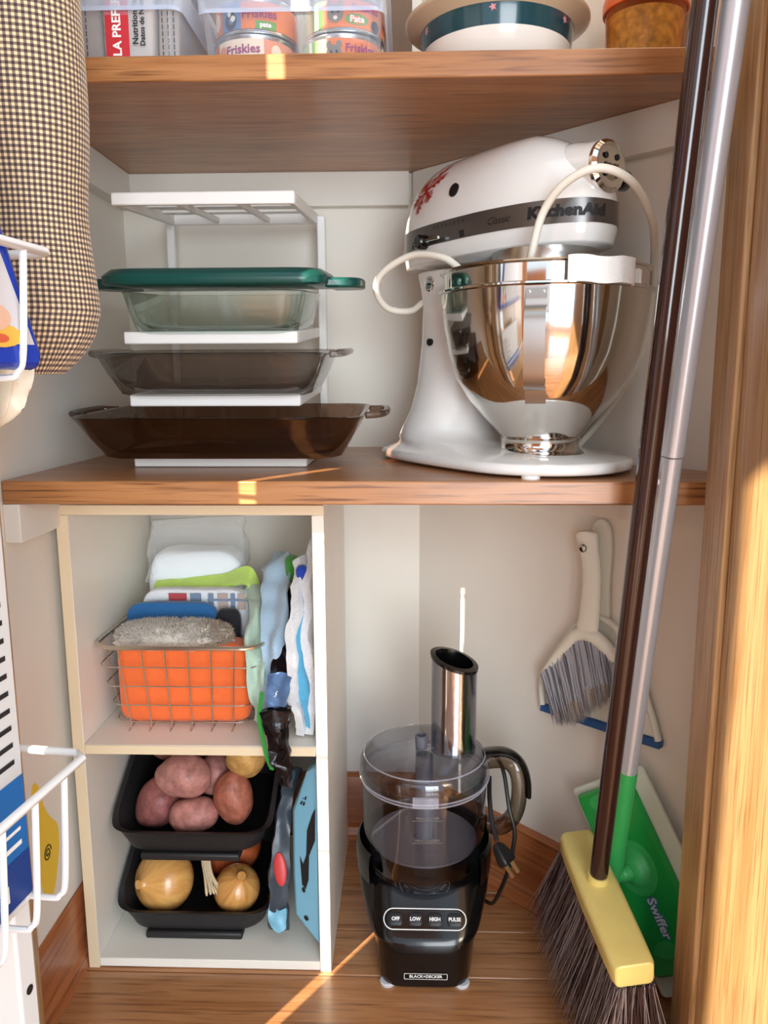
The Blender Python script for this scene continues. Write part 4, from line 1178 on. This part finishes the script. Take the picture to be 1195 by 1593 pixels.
b.obj('lid_print', 'white_ink', ot, smooth=0, fix=False)

# ------------------------------------------------------------------ food processor
FX, FY = .022, .965
fpz = thing('food_processor', 'black food processor with clear bowl standing on the floor', 'food processor', (FX, FY, 0))
secs = [(.004, .060, .868, 1.035), (.012, .062, .866, 1.04), (.050, .066, .8655, 1.045), (.063, .070, .864, 1.048), (.0665, .0735, .866, 1.05), (.072, .076, .870, 1.052),
        (.095, .085, .892, 1.057), (.112, .0895, .908, 1.06), (.117, .0885, .913, 1.059), (.1185, .085, .918, 1.056)]
rings = []
for z, hx, y0, y1 in secs:
    rings.append(se(FX, (y0+y1)/2, hx, (y1-y0)/2, 5.0 - 2.0*min(1, z/.13), z, 64))
B().loft(rings).obj('motor_base', 'black_gloss', fpz, smooth=45)
# raised shoulders around the bowl
B().lathe([(.0855, .116), (.0900, .116), (.0915, .140), (.0900, .154), (.0870, .157), (.0850, .154), (.0848, .118)], (FX, FY, 0), 64, a0=R(-38), a1=R(218)).obj('shoulder', 'black_gloss', fpz, smooth=60)
M['grey_pad'] = mat('pale_rubber', (196, 196, 200), .6)
for sx in (-1, 1):
    for y in (.879, 1.03):
        B().lathe([(.0095, 0), (.0105, .0035), (.009, .0048)], (FX + sx*.047, y, 0), 18, cap0=True, cap1=True).obj('foot', 'grey_pad', fpz)
# control panel on the slope, buttons and lettering
pA = Vector((FX, .8722, .0745)); pN = Vector((0, -.72, .69)); pU = Vector((0, .69, .72))
pA = pA + pN*.0014
def pan(x, y, e=0): return pA + Vector((x, 0, 0)) + pU*(y + .017) + pN*e
b = B()
outl = [(q.x, q.y) for q in rr(0, 0, .0525, .0125, .0125, 0, 8)]; inl = [(q.x, q.y) for q in rr(0, 0, .0513, .0113, .0113, 0, 8)]
n = len(outl)
b.add([pan(x, y, .0012) for x, y in outl] + [pan(x, y, .0012) for x, y in inl], [(i, (i+1) % n, n + (i+1) % n, n + i) for i in range(n)], 0)
b.obj('panel_outline', 'white_ink', fpz, smooth=0, fix=False)
for k, tx in enumerate(('OFF', 'LOW', 'HIGH', 'PULSE')):
    xx = -.037 + .0248*k
    r0 = [pan(q.x, q.y, -.004) for q in rr(xx, 0, .0085, .0075, .004, 0, 5)]; r1 = [pan(q.x, q.y, .0012) for q in rr(xx, 0, .0085, .0075, .004, 0, 5)]; r2 = [pan(q.x, q.y, .0018) for q in rr(xx, 0, .0075, .0065, .004, 0, 5)]
    bt = B().loft([r0, r1, r2]).obj('button', 'black', fpz, smooth=40)
    t = B().text(tx, .0058, lambda x, y: pan(xx + x, y, .0022), 0, .0002).obj('lettering', 'white_ink', bt, smooth=0, fix=False)
    t.parent = bt
    t.location = -Vector(fpz['_o']) + Vector((0, 0, 0))
b = B().text('BLACK+DECKER', .0056, lambda x, y: Vector((FX + .001 + x, .8648, .0215 + y)), 0, .0001)
o1 = [(q.x, q.y) for q in rr(FX + .001, .0215, .0272, .0042, .0012, 0, 4)]; i1 = [(q.x, q.y) for q in rr(FX + .001, .0215, .0266, .0036, .001, 0, 4)]
n = len(o1)
b.add([(x, .8648, z) for x, z in o1] + [(x, .8648, z) for x, z in i1], [(i, (i+1) % n, n + (i+1) % n, n + i) for i in range(n)])
b.obj('badge', 'white_ink', fpz, smooth=0, fix=False)
# clear work bowl, lid with feed chute, pusher
BZ = .1195
B().lathe([(.078, BZ), (.080, BZ + .002), (.0815, BZ + .05), (.0825, .252), (.0805, .252), (.0795, BZ + .05), (.077, BZ + .004), (.001, BZ + .003), (.001, BZ)], (FX, FY, 0), 80).obj('work_bowl', 'proc_clear', fpz, smooth=50)
M['fill_print'] = mat('grey_fill_print', (120, 116, 110), .6)
for tx, z in (('MAX LIQUID', .226), ('MAX DOUGH', .196)):
    b = B(); b.text(tx, .0050, lambda x, y: Vector((FX + .0828*math.sin(x/.0828 + .03), FY - .0828*math.cos(x/.0828 + .03), z + y)), 0)
    b.add([Vector((FX + .0828*math.sin(a), FY - .0828*math.cos(a), z - .0045 + d)) for a, d in ((-.2, 0), (.26, 0), (.26, .0006), (-.2, .0006))], [(0, 1, 2, 3)])
    b.obj('fill_mark', 'fill_print', fpz, smooth=0, fix=False)

M['hub_grey'] = mat('grey_hub', (96, 96, 104), .4)
B().lathe([(.022, BZ + .005), (.020, BZ + .012), (.013, BZ + .016), (.0115, .268), (.009, .270)], (FX, FY, 0), 32, cap1=True).obj('blade_hub', 'hub_grey', fpz, smooth=40)
M['blade'] = mat('smoky_disc', (150, 150, 160), .3)
bl = B()
for s in (-1, 1):
    pts = [(s*(.012), 0), (s*.03, s*.012), (s*.055, s*.016), (s*.070, s*.006), (s*.055, s*.002), (s*.03, -s*.004)]
    bl.prism([(FX + x, FY + y) for x, y in pts], BZ + .012, BZ + .0135)
bl.obj('blade', 'steel_b', fpz)
M['disc'] = mat('grey_disc', (112, 108, 112), .3, .3)
B().lathe([(.014, BZ + .030), (.070, BZ + .030), (.0715, BZ + .0315), (.070, BZ + .033), (.014, BZ + .034)], (FX, FY, 0), 56).obj('slicing_disc', 'disc', fpz, smooth=40)
B().lathe([(.0850, .244), (.0855, .256), (.0845, .266), (.080, .274), (.072, .278), (.012, .281), (.012, .2785), (.072, .2755), (.079, .2715), (.0822, .264), (.0828, .2445)], (FX, FY, 0), 80).obj('lid', 'proc_clear', fpz, smooth=50)
B().lathe([(.0075, .279), (.0085, .292), (.0085, .296), (.0062, .297), (.0055, .290)], (FX - .004, FY, 0), 24).obj('lid_knob', 'hub_grey', fpz, smooth=40)
M['lid_edge'] = film('clear_lid_edge', (220, 220, 232), .14, .05)
for rad, z, tr in ((.0856, .2455, .0011), (.0800, .2742, .0010), (.0832, .2400, .0010)):
    B().tube([(FX + rad*math.cos(2*PI*k/72), FY + rad*math.sin(2*PI*k/72), z) for k in range(72)], tr, 6, closed=True).obj('lid_ridge', 'lid_edge', fpz, smooth=60)
B().loft([[Vector((FX + x, FY - .0862 - e_, z)) for x, z in ((-.016, .243), (.016, .243), (.016, .256), (-.016, .256))] for e_ in (-.0015, .0035)]).obj('lid_latch', 'lid_edge', fpz, bevel=.001)
TX, TY = .060, .962
# oblique top of the chute
def chute(r, zlo, e=0, n=40):
    lo = []; hi = []
    for i in range(n):
        a = 2*PI*i/n; x, y = r*math.cos(a), r*math.sin(a)*.92
        lo.append(Vector((TX + x, TY + y, zlo))); hi.append(Vector((TX + x, TY + y, .398 - .30*x + .14*y + e)))
    return lo, hi
lo, hi = chute(.0295, .279); lo2, hi2 = chute(.0282, .279)
B().loft([lo, hi, hi2, lo2, lo], False, False).obj('feed_chute', 'proc_clear', fpz, smooth=40)
lo, hi = chute(.0268, .282); lo2, hi2 = chute(.024, .30)
B().loft([lo, hi], True, False).obj('pusher', 'chrome', fpz, smooth=40)
lo, hi = chute(.0310, .3, .001); _, hA = chute(.0312, .3, .005); _, hB = chute(.0245, .3, .006); lo2, hC = chute(.0235, .33, -.002)
lo3 = [Vector((p.x, p.y, .335)) for p in lo2]
B().loft([hi, hA, hB, hC, lo3], False, True).obj('pusher_collar', 'black_gloss', fpz, smooth=40)
# handle of the bowl: black cap and clear smoky bow
M['smoke'] = thin('smoky_handle', (196, 188, 174), (70, 64, 56), 1.5, 1.6)
hp = spline([(FX + .083, FY, .262), (FX + .104, FY - .006, .266), (FX + .118, FY - .012, .258), (FX + .124, FY - .014, .236), (FX + .123, FY - .014, .208), (FX + .115, FY - .012, .186), (FX + .100, FY - .008, .172), (FX + .083, FY, .172)], 6)
rings = []
for i, p in enumerate(hp):
    t = (hp[min(i+1, len(hp)-1)] - hp[max(i-1, 0)]).normalized(); u = Vector((0, 1, 0)); q = t.cross(u).normalized()
    rings.append([p + u*.0105*math.copysign(abs(math.cos(a))**.6, math.cos(a)) + q*.0100*math.copysign(abs(math.sin(a))**.6, math.sin(a)) for a in [2*PI*k/20 for k in range(20)]])
B().loft(rings).obj('handle', 'smoke', fpz, smooth=50)
hp2 = [p + Vector((.0, 0, .0)) for p in hp[:22]]
rings = []
for i, p in enumerate(hp2):
    t = (hp[min(i+1, len(hp)-1)] - hp[max(i-1, 0)]).normalized(); u = Vector((0, 1, 0)); q = u.cross(t).normalized()
    if q.dot(Vector((1, 0, .6))) < 0: q = -q
    c = p + q*.0115
    rings.append([c + u*.0120*math.cos(a) + q*.0045*math.sin(a) for a in [2*PI*k/16 for k in range(16)]])
B().loft(rings).obj('handle_cap', 'black_gloss', fpz, smooth=50)
# power cord and plug
B().tube(spline([(FX + .092, FY + .022, .262), (FX + .104, FY - .002, .250), (FX + .110, FY - .028, .21), (FX + .117, FY - .034, .178), (FX + .112, FY - .03, .13), (FX + .104, FY - .01, .08), (FX + .098, FY + .03, .03), (FX + .09, FY + .06, .012)], 7), .0028, 8).obj('power_cord', 'black', fpz)
B().tube(spline([(FX + .088, FY + .012, .232), (FX + .086, FY - .012, .215), (FX + .088, FY - .032, .190), (FX + .093, FY - .045, .174)], 6), .0030, 8).obj('power_cord', 'black', fpz)
pq = Vector((.55, -.42, -.72)).normalized(); pc = Vector((FX + .097, FY - .050, .164))
qm = Matrix.Translation(pc) @ pq.to_track_quat('Z', 'Y').to_matrix().to_4x4()
B().loft([[qm @ p for p in rr(0, 0, a, b_, .004, z, 4)] for z, a, b_ in ((-.010, .004, .004), (-.004, .0085, .006), (.010, .0125, .0075), (.016, .0125, .0075), (.018, .011, .0065))]).obj('plug', 'black', fpz, smooth=45)
for s in (-1, 1):
    B().add([qm @ Vector(p) for p in [(s*.0065 - .0008, -.003, .017), (s*.0065 + .0008, -.003, .017), (s*.0065 + .0008, .003, .017), (s*.0065 - .0008, .003, .017), (s*.0065 - .0008, -.003, .034), (s*.0065 + .0008, -.003, .034), (s*.0065 + .0008, .003, .034), (s*.0065 - .0008, .003, .034)]],
            [(0,3,2,1),(4,5,6,7),(0,1,5,4),(1,2,6,5),(2,3,7,6),(3,0,4,7)]).obj('prong', 'chrome', fpz)

# ------------------------------------------------------------------ dustpan and hand brush on the diagonal wall
M['pan'] = mat('cream_pan_plastic', (226, 228, 216), .35, trans=.0)
M['pan_lip'] = mat('blue_rubber_lip', (38, 84, 138), .5)
M['brush_white'] = mat('ivory_handle', (234, 232, 216), .35)
dpn = thing('dustpan', 'ivory dustpan with a blue rubber lip hanging on the diagonal wall', 'dustpan', tuple(wp(.33, .01, .31)))
def wprism(poly, o0, o1): return B().loft([[wp(s, o0, z) for s, z in poly], [wp(s, o1, z) for s, z in poly]])
body = [(.252, .312), (.250, .345), (.262, .375), (.292, .425), (.315, .448), (.335, .456), (.352, .452), (.366, .440), (.390, .400), (.412, .352), (.424, .318)]
wprism(body, .004, .007).obj('pan_plate', 'pan', dpn, bevel=.001)
b = B()
b.tube([wp(s, .012, z) for s, z in spline([(s, z, 0) for s, z in body], 3) for s, z in [(s, z)]] if False else [wp(p.x, .011, p.y) for p in spline([(s, z, 0) for s, z in body], 4)], .0045, 8)
b.obj('pan_wall', 'pan', dpn, smooth=60)
b = B().loft([[wp(.249, .003, .312), wp(.249, .012, .312), wp(.249, .014, .302), wp(.249, .003, .302)], [wp(.427, .003, .318), wp(.427, .012, .318), wp(.427, .014, .308), wp(.427, .003, .308)]])
b.obj('rubber_lip', 'pan_lip', dpn, bevel=.001)
hnd = [(.322, .45), (.320, .50), (.316, .545), (.318, .575), (.330, .585), (.342, .575), (.346, .545), (.345, .50), (.347, .45)]
wprism([tuple(p[:2]) for p in spline([(s, z, 0) for s, z in hnd], 4)], .003, .010).obj('pan_handle', 'pan', dpn, bevel=.002, smooth=50)
hbr = thing('hand_brush', 'ivory hand brush with grey bristles hanging in front of the dustpan', 'brush', tuple(wp(.31, .03, .33)))
hd = spline([(.312, .430, 0), (.316, .48, 0), (.316, .52, 0), (.310, .55, 0), (.305, .570, 0)], 6)
wd_ = []
rings = []
for i, p in enumerate(hd):
    f = i/(len(hd) - 1)
    w_ = .0165 - .004*math.sin(PI*f) + (.0 if f < .93 else -.006*(f - .93)/.07); th_ = .0075
    rings.append([wp(p.x + .014 + w_*math.cos(a), .026 + th_*math.sin(a), p.y + .15*w_*math.cos(a)) for a in [2*PI*k/20 for k in range(20)]])
B().loft(rings).obj('handle', 'brush_white', hbr, smooth=60)
disc_m = Matrix.Translation(wp(.3205, .0338, .549)) @ Vector((-S2, -S2, 0)).to_track_quat('Z', 'Y').to_matrix().to_4x4()
B().lathe([(.0052, -.002), (.0052, .0006), (.0044, .0006), (.004, -.001)], n=18, cap1=True, mtx=disc_m).obj('hang_hole', 'black', hbr)
# brush head: curved ivory strip the bristles grow from
root = spline([(.252, .364, 0), (.268, .385, 0), (.288, .412, 0), (.305, .432, 0), (.325, .435, 0), (.345, .425, 0), (.362, .410, 0), (.372, .400, 0)], 6)
B().tube([wp(p.x + .010, .026, p.y) for p in root], [.0035 + .0065*math.sin(PI*i/(len(root)-1))**.7 for i in range(len(root))], 12).obj('brush_head', 'brush_white', hbr, smooth=60)
M['bristle_grey'] = mat('grey_bristle', (164, 164, 170), .6)
M['bristle_dust'] = mat('dusty_bristle', (150, 132, 112), .8)
b = B(); random.seed(11)
tipl = spline([(.280, .300, 0), (.300, .306, 0), (.318, .320, 0), (.332, .336, 0), (.348, .352, 0), (.362, .366, 0), (.376, .374, 0), (.384, .378, 0)], 6)
for k in range(1500):
    f = random.random(); i = f*(len(root) - 2); a = int(i); t = i - a
    p = root[a].lerp(root[a+1], t); q = tipl[a].lerp(tipl[a+1], t)
    k_mi = 1 if mnoise.noise(Vector((f*42, 0, 0))) + random.uniform(-.25, .25) > .1 else 0
    o0 = random.uniform(.019, .033); o1 = o0 + random.uniform(-.004, .006)
    q = q + Vector((random.uniform(-.004, .004), random.uniform(-.005, .007), 0))
    A = wp(p.x + .010, o0, p.y); T = wp(q.x + .010, o1, q.y); mdl = A.lerp(T, .72); r = .0007
    u = Vector((S2, -S2, 0))*r; v = Vector((-S2, -S2, 0))*r
    b.add([A + u, A - u*.5 + v, A - u*.5 - v, mdl + u, mdl - u*.5 + v, mdl - u*.5 - v, T], [(0, 1, 4, 3), (1, 2, 5, 4), (2, 0, 3, 5)], k_mi)
    b.f += [[len(b.v) - 4, len(b.v) - 3, len(b.v) - 1], [len(b.v) - 3, len(b.v) - 2, len(b.v) - 1], [len(b.v) - 2, len(b.v) - 4, len(b.v) - 1]]; b.m += [2 if random.random() < .15 + .5*f*(1 - f)*2 else k_mi]*3
M['bristle_dark'] = mat('dark_grey_bristle', (96, 96, 104), .6)
b.obj('bristles', ['bristle_grey', 'bristle_dark', 'bristle_dust'], hbr, smooth=0, fix=False, kind='stuff')
o = B().tube([wp(.3205, -.002, .5505), wp(.3205, .042, .5525)], .0016, 8).obj('nail', 'wire')
tag(o, 'small nail in the diagonal wall holding the hand brush', 'nail')

# ------------------------------------------------------------------ flat mop
b0 = Vector((.2555, .885, .150)); t0 = Vector((.262, .690, 1.066))
mp = thing('flat_mop', 'green flat mop with silver pole leaning in the right corner', 'mop', tuple(b0))
M['mop_green'] = mat('mop_green', (38, 160, 70), .28, coat=.2)
M['mop_green2'] = mat('mop_green_light', (62, 176, 92), .35)
M['mop_cloth'] = mat('white_mop_cloth', (216, 222, 206), .9)
ax = (t0 - b0)
def mpp(f): return b0 + ax*f
B().tube([mpp(.585), mpp(1.35)], .0112, 24).obj('upper_pole', 'alu', mp)
B().tube([mpp(.175), mpp(.5835)], .0104, 24).obj('lower_pole', 'alu', mp)
B().tube([mpp(.0), mpp(.175)], .0110, 24).obj('green_sleeve', 'mop_green2', mp)
B().blob(mpp(.555) + Vector((-.0105, 0, 0)), .003, .003, .003, 12, 8).obj('lock_button', 'white_plastic', mp)
TL, BLc = Vector((.228, .965, .215)), Vector((.301, .868, .052))
e1 = (BLc - TL).normalized(); TR = Vector((.278, .925, .286)); nn = e1.cross(TR - TL).normalized(); e2 = nn.cross(e1).normalized()
if e2.dot(TR - TL) < 0: e2 = -e2
if nn.y > 0: nn = -nn
PL, PW = .225, .086
def pd(u, v, h): return TL + e1*u + e2*v + nn*h
outl = [(q.x, q.y) for q in rr(PL/2, PW/2, PL/2, PW/2, .006, 0, 4)]
B().loft([[pd(u, v, 0) for u, v in outl], [pd(u, v, .006) for u, v in outl], [pd(PL/2 + (u - PL/2)*.97, PW/2 + (v - PW/2)*.93, .010) for u, v in outl]]).obj('pad', 'mop_green', mp, smooth=40)
o2_ = [(q.x, q.y) for q in rr(PL/2 + .008, PW/2 + .006, PL/2 + .017, PW/2 + .015, .006, 0, 4)]
B().loft([[pd(u, v, -.008) for u, v in o2_], [pd(u, v, -.001) for u, v in o2_]]).obj('cloth_cover', 'mop_cloth', mp, bevel=.002)
# swivel joint
jc = pd(.100, .043, .017)
B().loft([[pd(.100 + a_*math.cos(t), .043 + a_*.85*math.sin(t), h_) for t in [2*PI*k/28 for k in range(28)]] for a_, h_ in ((.034, .0098), (.0335, .0115), (.030, .0122), (.026, .0118), (.022, .013), (.018, .018), (.011, .0215), (.004, .0225))]).obj('swivel_joint', 'mop_green2', mp, smooth=60)
B().tube(spline([jc, jc.lerp(b0, .5), b0 + ax*.01], 4), .0105, 18).obj('joint_neck', 'mop_green2', mp)
for u in (.016, PL - .03):
    B().loft([[pd(u + (.010 if True else 0)*math.cos(a), PW*.40 + .016*math.sin(a), .0102 + e_) for a in [2*PI*k/20 for k in range(20)]] for e_ in (0, .0012)]).obj('cloth_grip', 'mop_green2', mp)
# word mark
b = B()
fn = lambda e_: (lambda x, y: pd(.160 + x, .045 + y, .0108 + e_))
fr_ = (e1, -e2)
b.text('Swiffer', .017, fn(0), 1, .0016); b.text('Swiffer', .017, fn(.0006), 0, .0003)
b.obj('word_mark', ['white_ink', M['l_blue']], mp, smooth=0, fix=False)

# ------------------------------------------------------------------ broom
br = thing('broom', 'broom with brown pole, yellow block and dark bristles at lower right', 'broom', (.225, .82, 0))
M['pole_brown'] = mat('dark_brown_enamel', (46, 24, 20), .18, coat=.5)
M['block'] = mat('yellow_lacquered_wood', (222, 202, 122), .35, coat=.2, var=.06, vscale=30)
M['bristle'] = mat('dark_horsehair', (76, 56, 52), .42)
M['bristle_sheen'] = mat('pale_sheen_horsehair', (152, 138, 134), .42)
h0 = Vector((.222, .828, .190)); h1 = Vector((.237, .690, 1.062))
B().tube([h0 + (h1 - h0)*f for f in (0, .3, .6, 1, 1.35)], .0105, 24).obj('pole', 'pole_brown', br)
# block: far end to near end
eF, eN = Vector((.213, .912, .195)), Vector((.232, .712, .170))
bl_ = (eN - eF); bx_ = bl_.normalized(); side = Vector((.99, .09, .10)).normalized(); up = side.cross(bx_).normalized()
if up.z < 0: up = -up
LB = bl_.length
def bk(u, v, h): return eF + bx_*u + side*v + up*h
rings = []
for u, k in ((0, .80), (.006, .95), (.03, 1), (LB*.5, 1.04), (LB - .03, 1), (LB - .006, .96), (LB, .85)):
    rings.append([bk(u, q.x*k, q.y) for q in rr(0, -.014, .0235, .014, .007, 0, 4)])
B().loft(rings).obj('block', 'block', br, smooth=40, bevel=.0015)
B().tube([h0 - (h1 - h0)*.012, h0 + (h1 - h0)*.004], .0125, 20).obj('socket', 'block', br)
b = B(); random.seed(5)
for k in range(5200):
    u = random.uniform(-.004, LB + .004); v = random.uniform(-.021, .021)
    A = bk(u, v, -.026)
    fan_u = (u - LB/2)/LB; d = -up*1.0 + side*(v*9 + random.uniform(-.14, .14) - .10) + bx_*(fan_u*.25 + random.uniform(-.12, .12))
    d.normalize(); ln = random.uniform(.120, .140)
    ln = min(ln, (A.z - .002)/max(.05, -d.z))
    mid = A + d*ln*.6; d2 = (d + Vector((random.uniform(-.12, .12), random.uniform(-.12, .12), 0))).normalized()
    T = mid + d2*ln*.4
    if T.z < .001: T.z = .001
    r = .00055; uu = Vector((r, 0, 0)); vv = Vector((0, r, 0))
    b.add([A + uu, A - uu*.5 + vv, A - uu*.5 - vv, mid + uu*.8, mid - uu*.4 + vv*.8, mid - uu*.4 - vv*.8, T],
          [(0, 1, 4, 3), (1, 2, 5, 4), (2, 0, 3, 5), (3, 4, 6), (4, 5, 6), (5, 3, 6)], 1 if random.random() < (.62 if v < -.010 else .25) else 0)  # extra pale strands on the left paint in a whitish sheen
b.obj('bristles', ['bristle', 'bristle_sheen'], br, smooth=0, fix=False, kind='stuff')

# ------------------------------------------------------------------ yellow paper cut-out on the left wall
M['paper_yellow'] = mat('yellow_paper', (234, 196, 62), .8)
st = thing('paper_cutout', 'yellow paper cut-out with a black spiral stuck low on the left wall', 'paper cut-out', (XL + .0005, .835, .22))
cut = spline([(.812, .302, 0), (.824, .296, 0), (.832, .268, 0), (.845, .245, 0), (.862, .225, 0), (.863, .200, 0), (.855, .175, 0), (.842, .150, 0), (.828, .148, 0), (.815, .17, 0), (.806, .22, 0), (.804, .27, 0)], 4, True)
B().loft([[Vector((XL + x, p.x, p.y)) for p in cut] for x in (.0004, .0012)]).obj('paper_body', 'paper_yellow', st, smooth=30)
sp_ = [Vector((XL + .0016, .832 + .0095*(1 - t/22)*math.cos(t*.65), .205 + .011*(1 - t/22)*math.sin(t*.65))) for t in range(20)]
B().tube(sp_, .0007, 6).obj('spiral_drawing', 'ink', st)
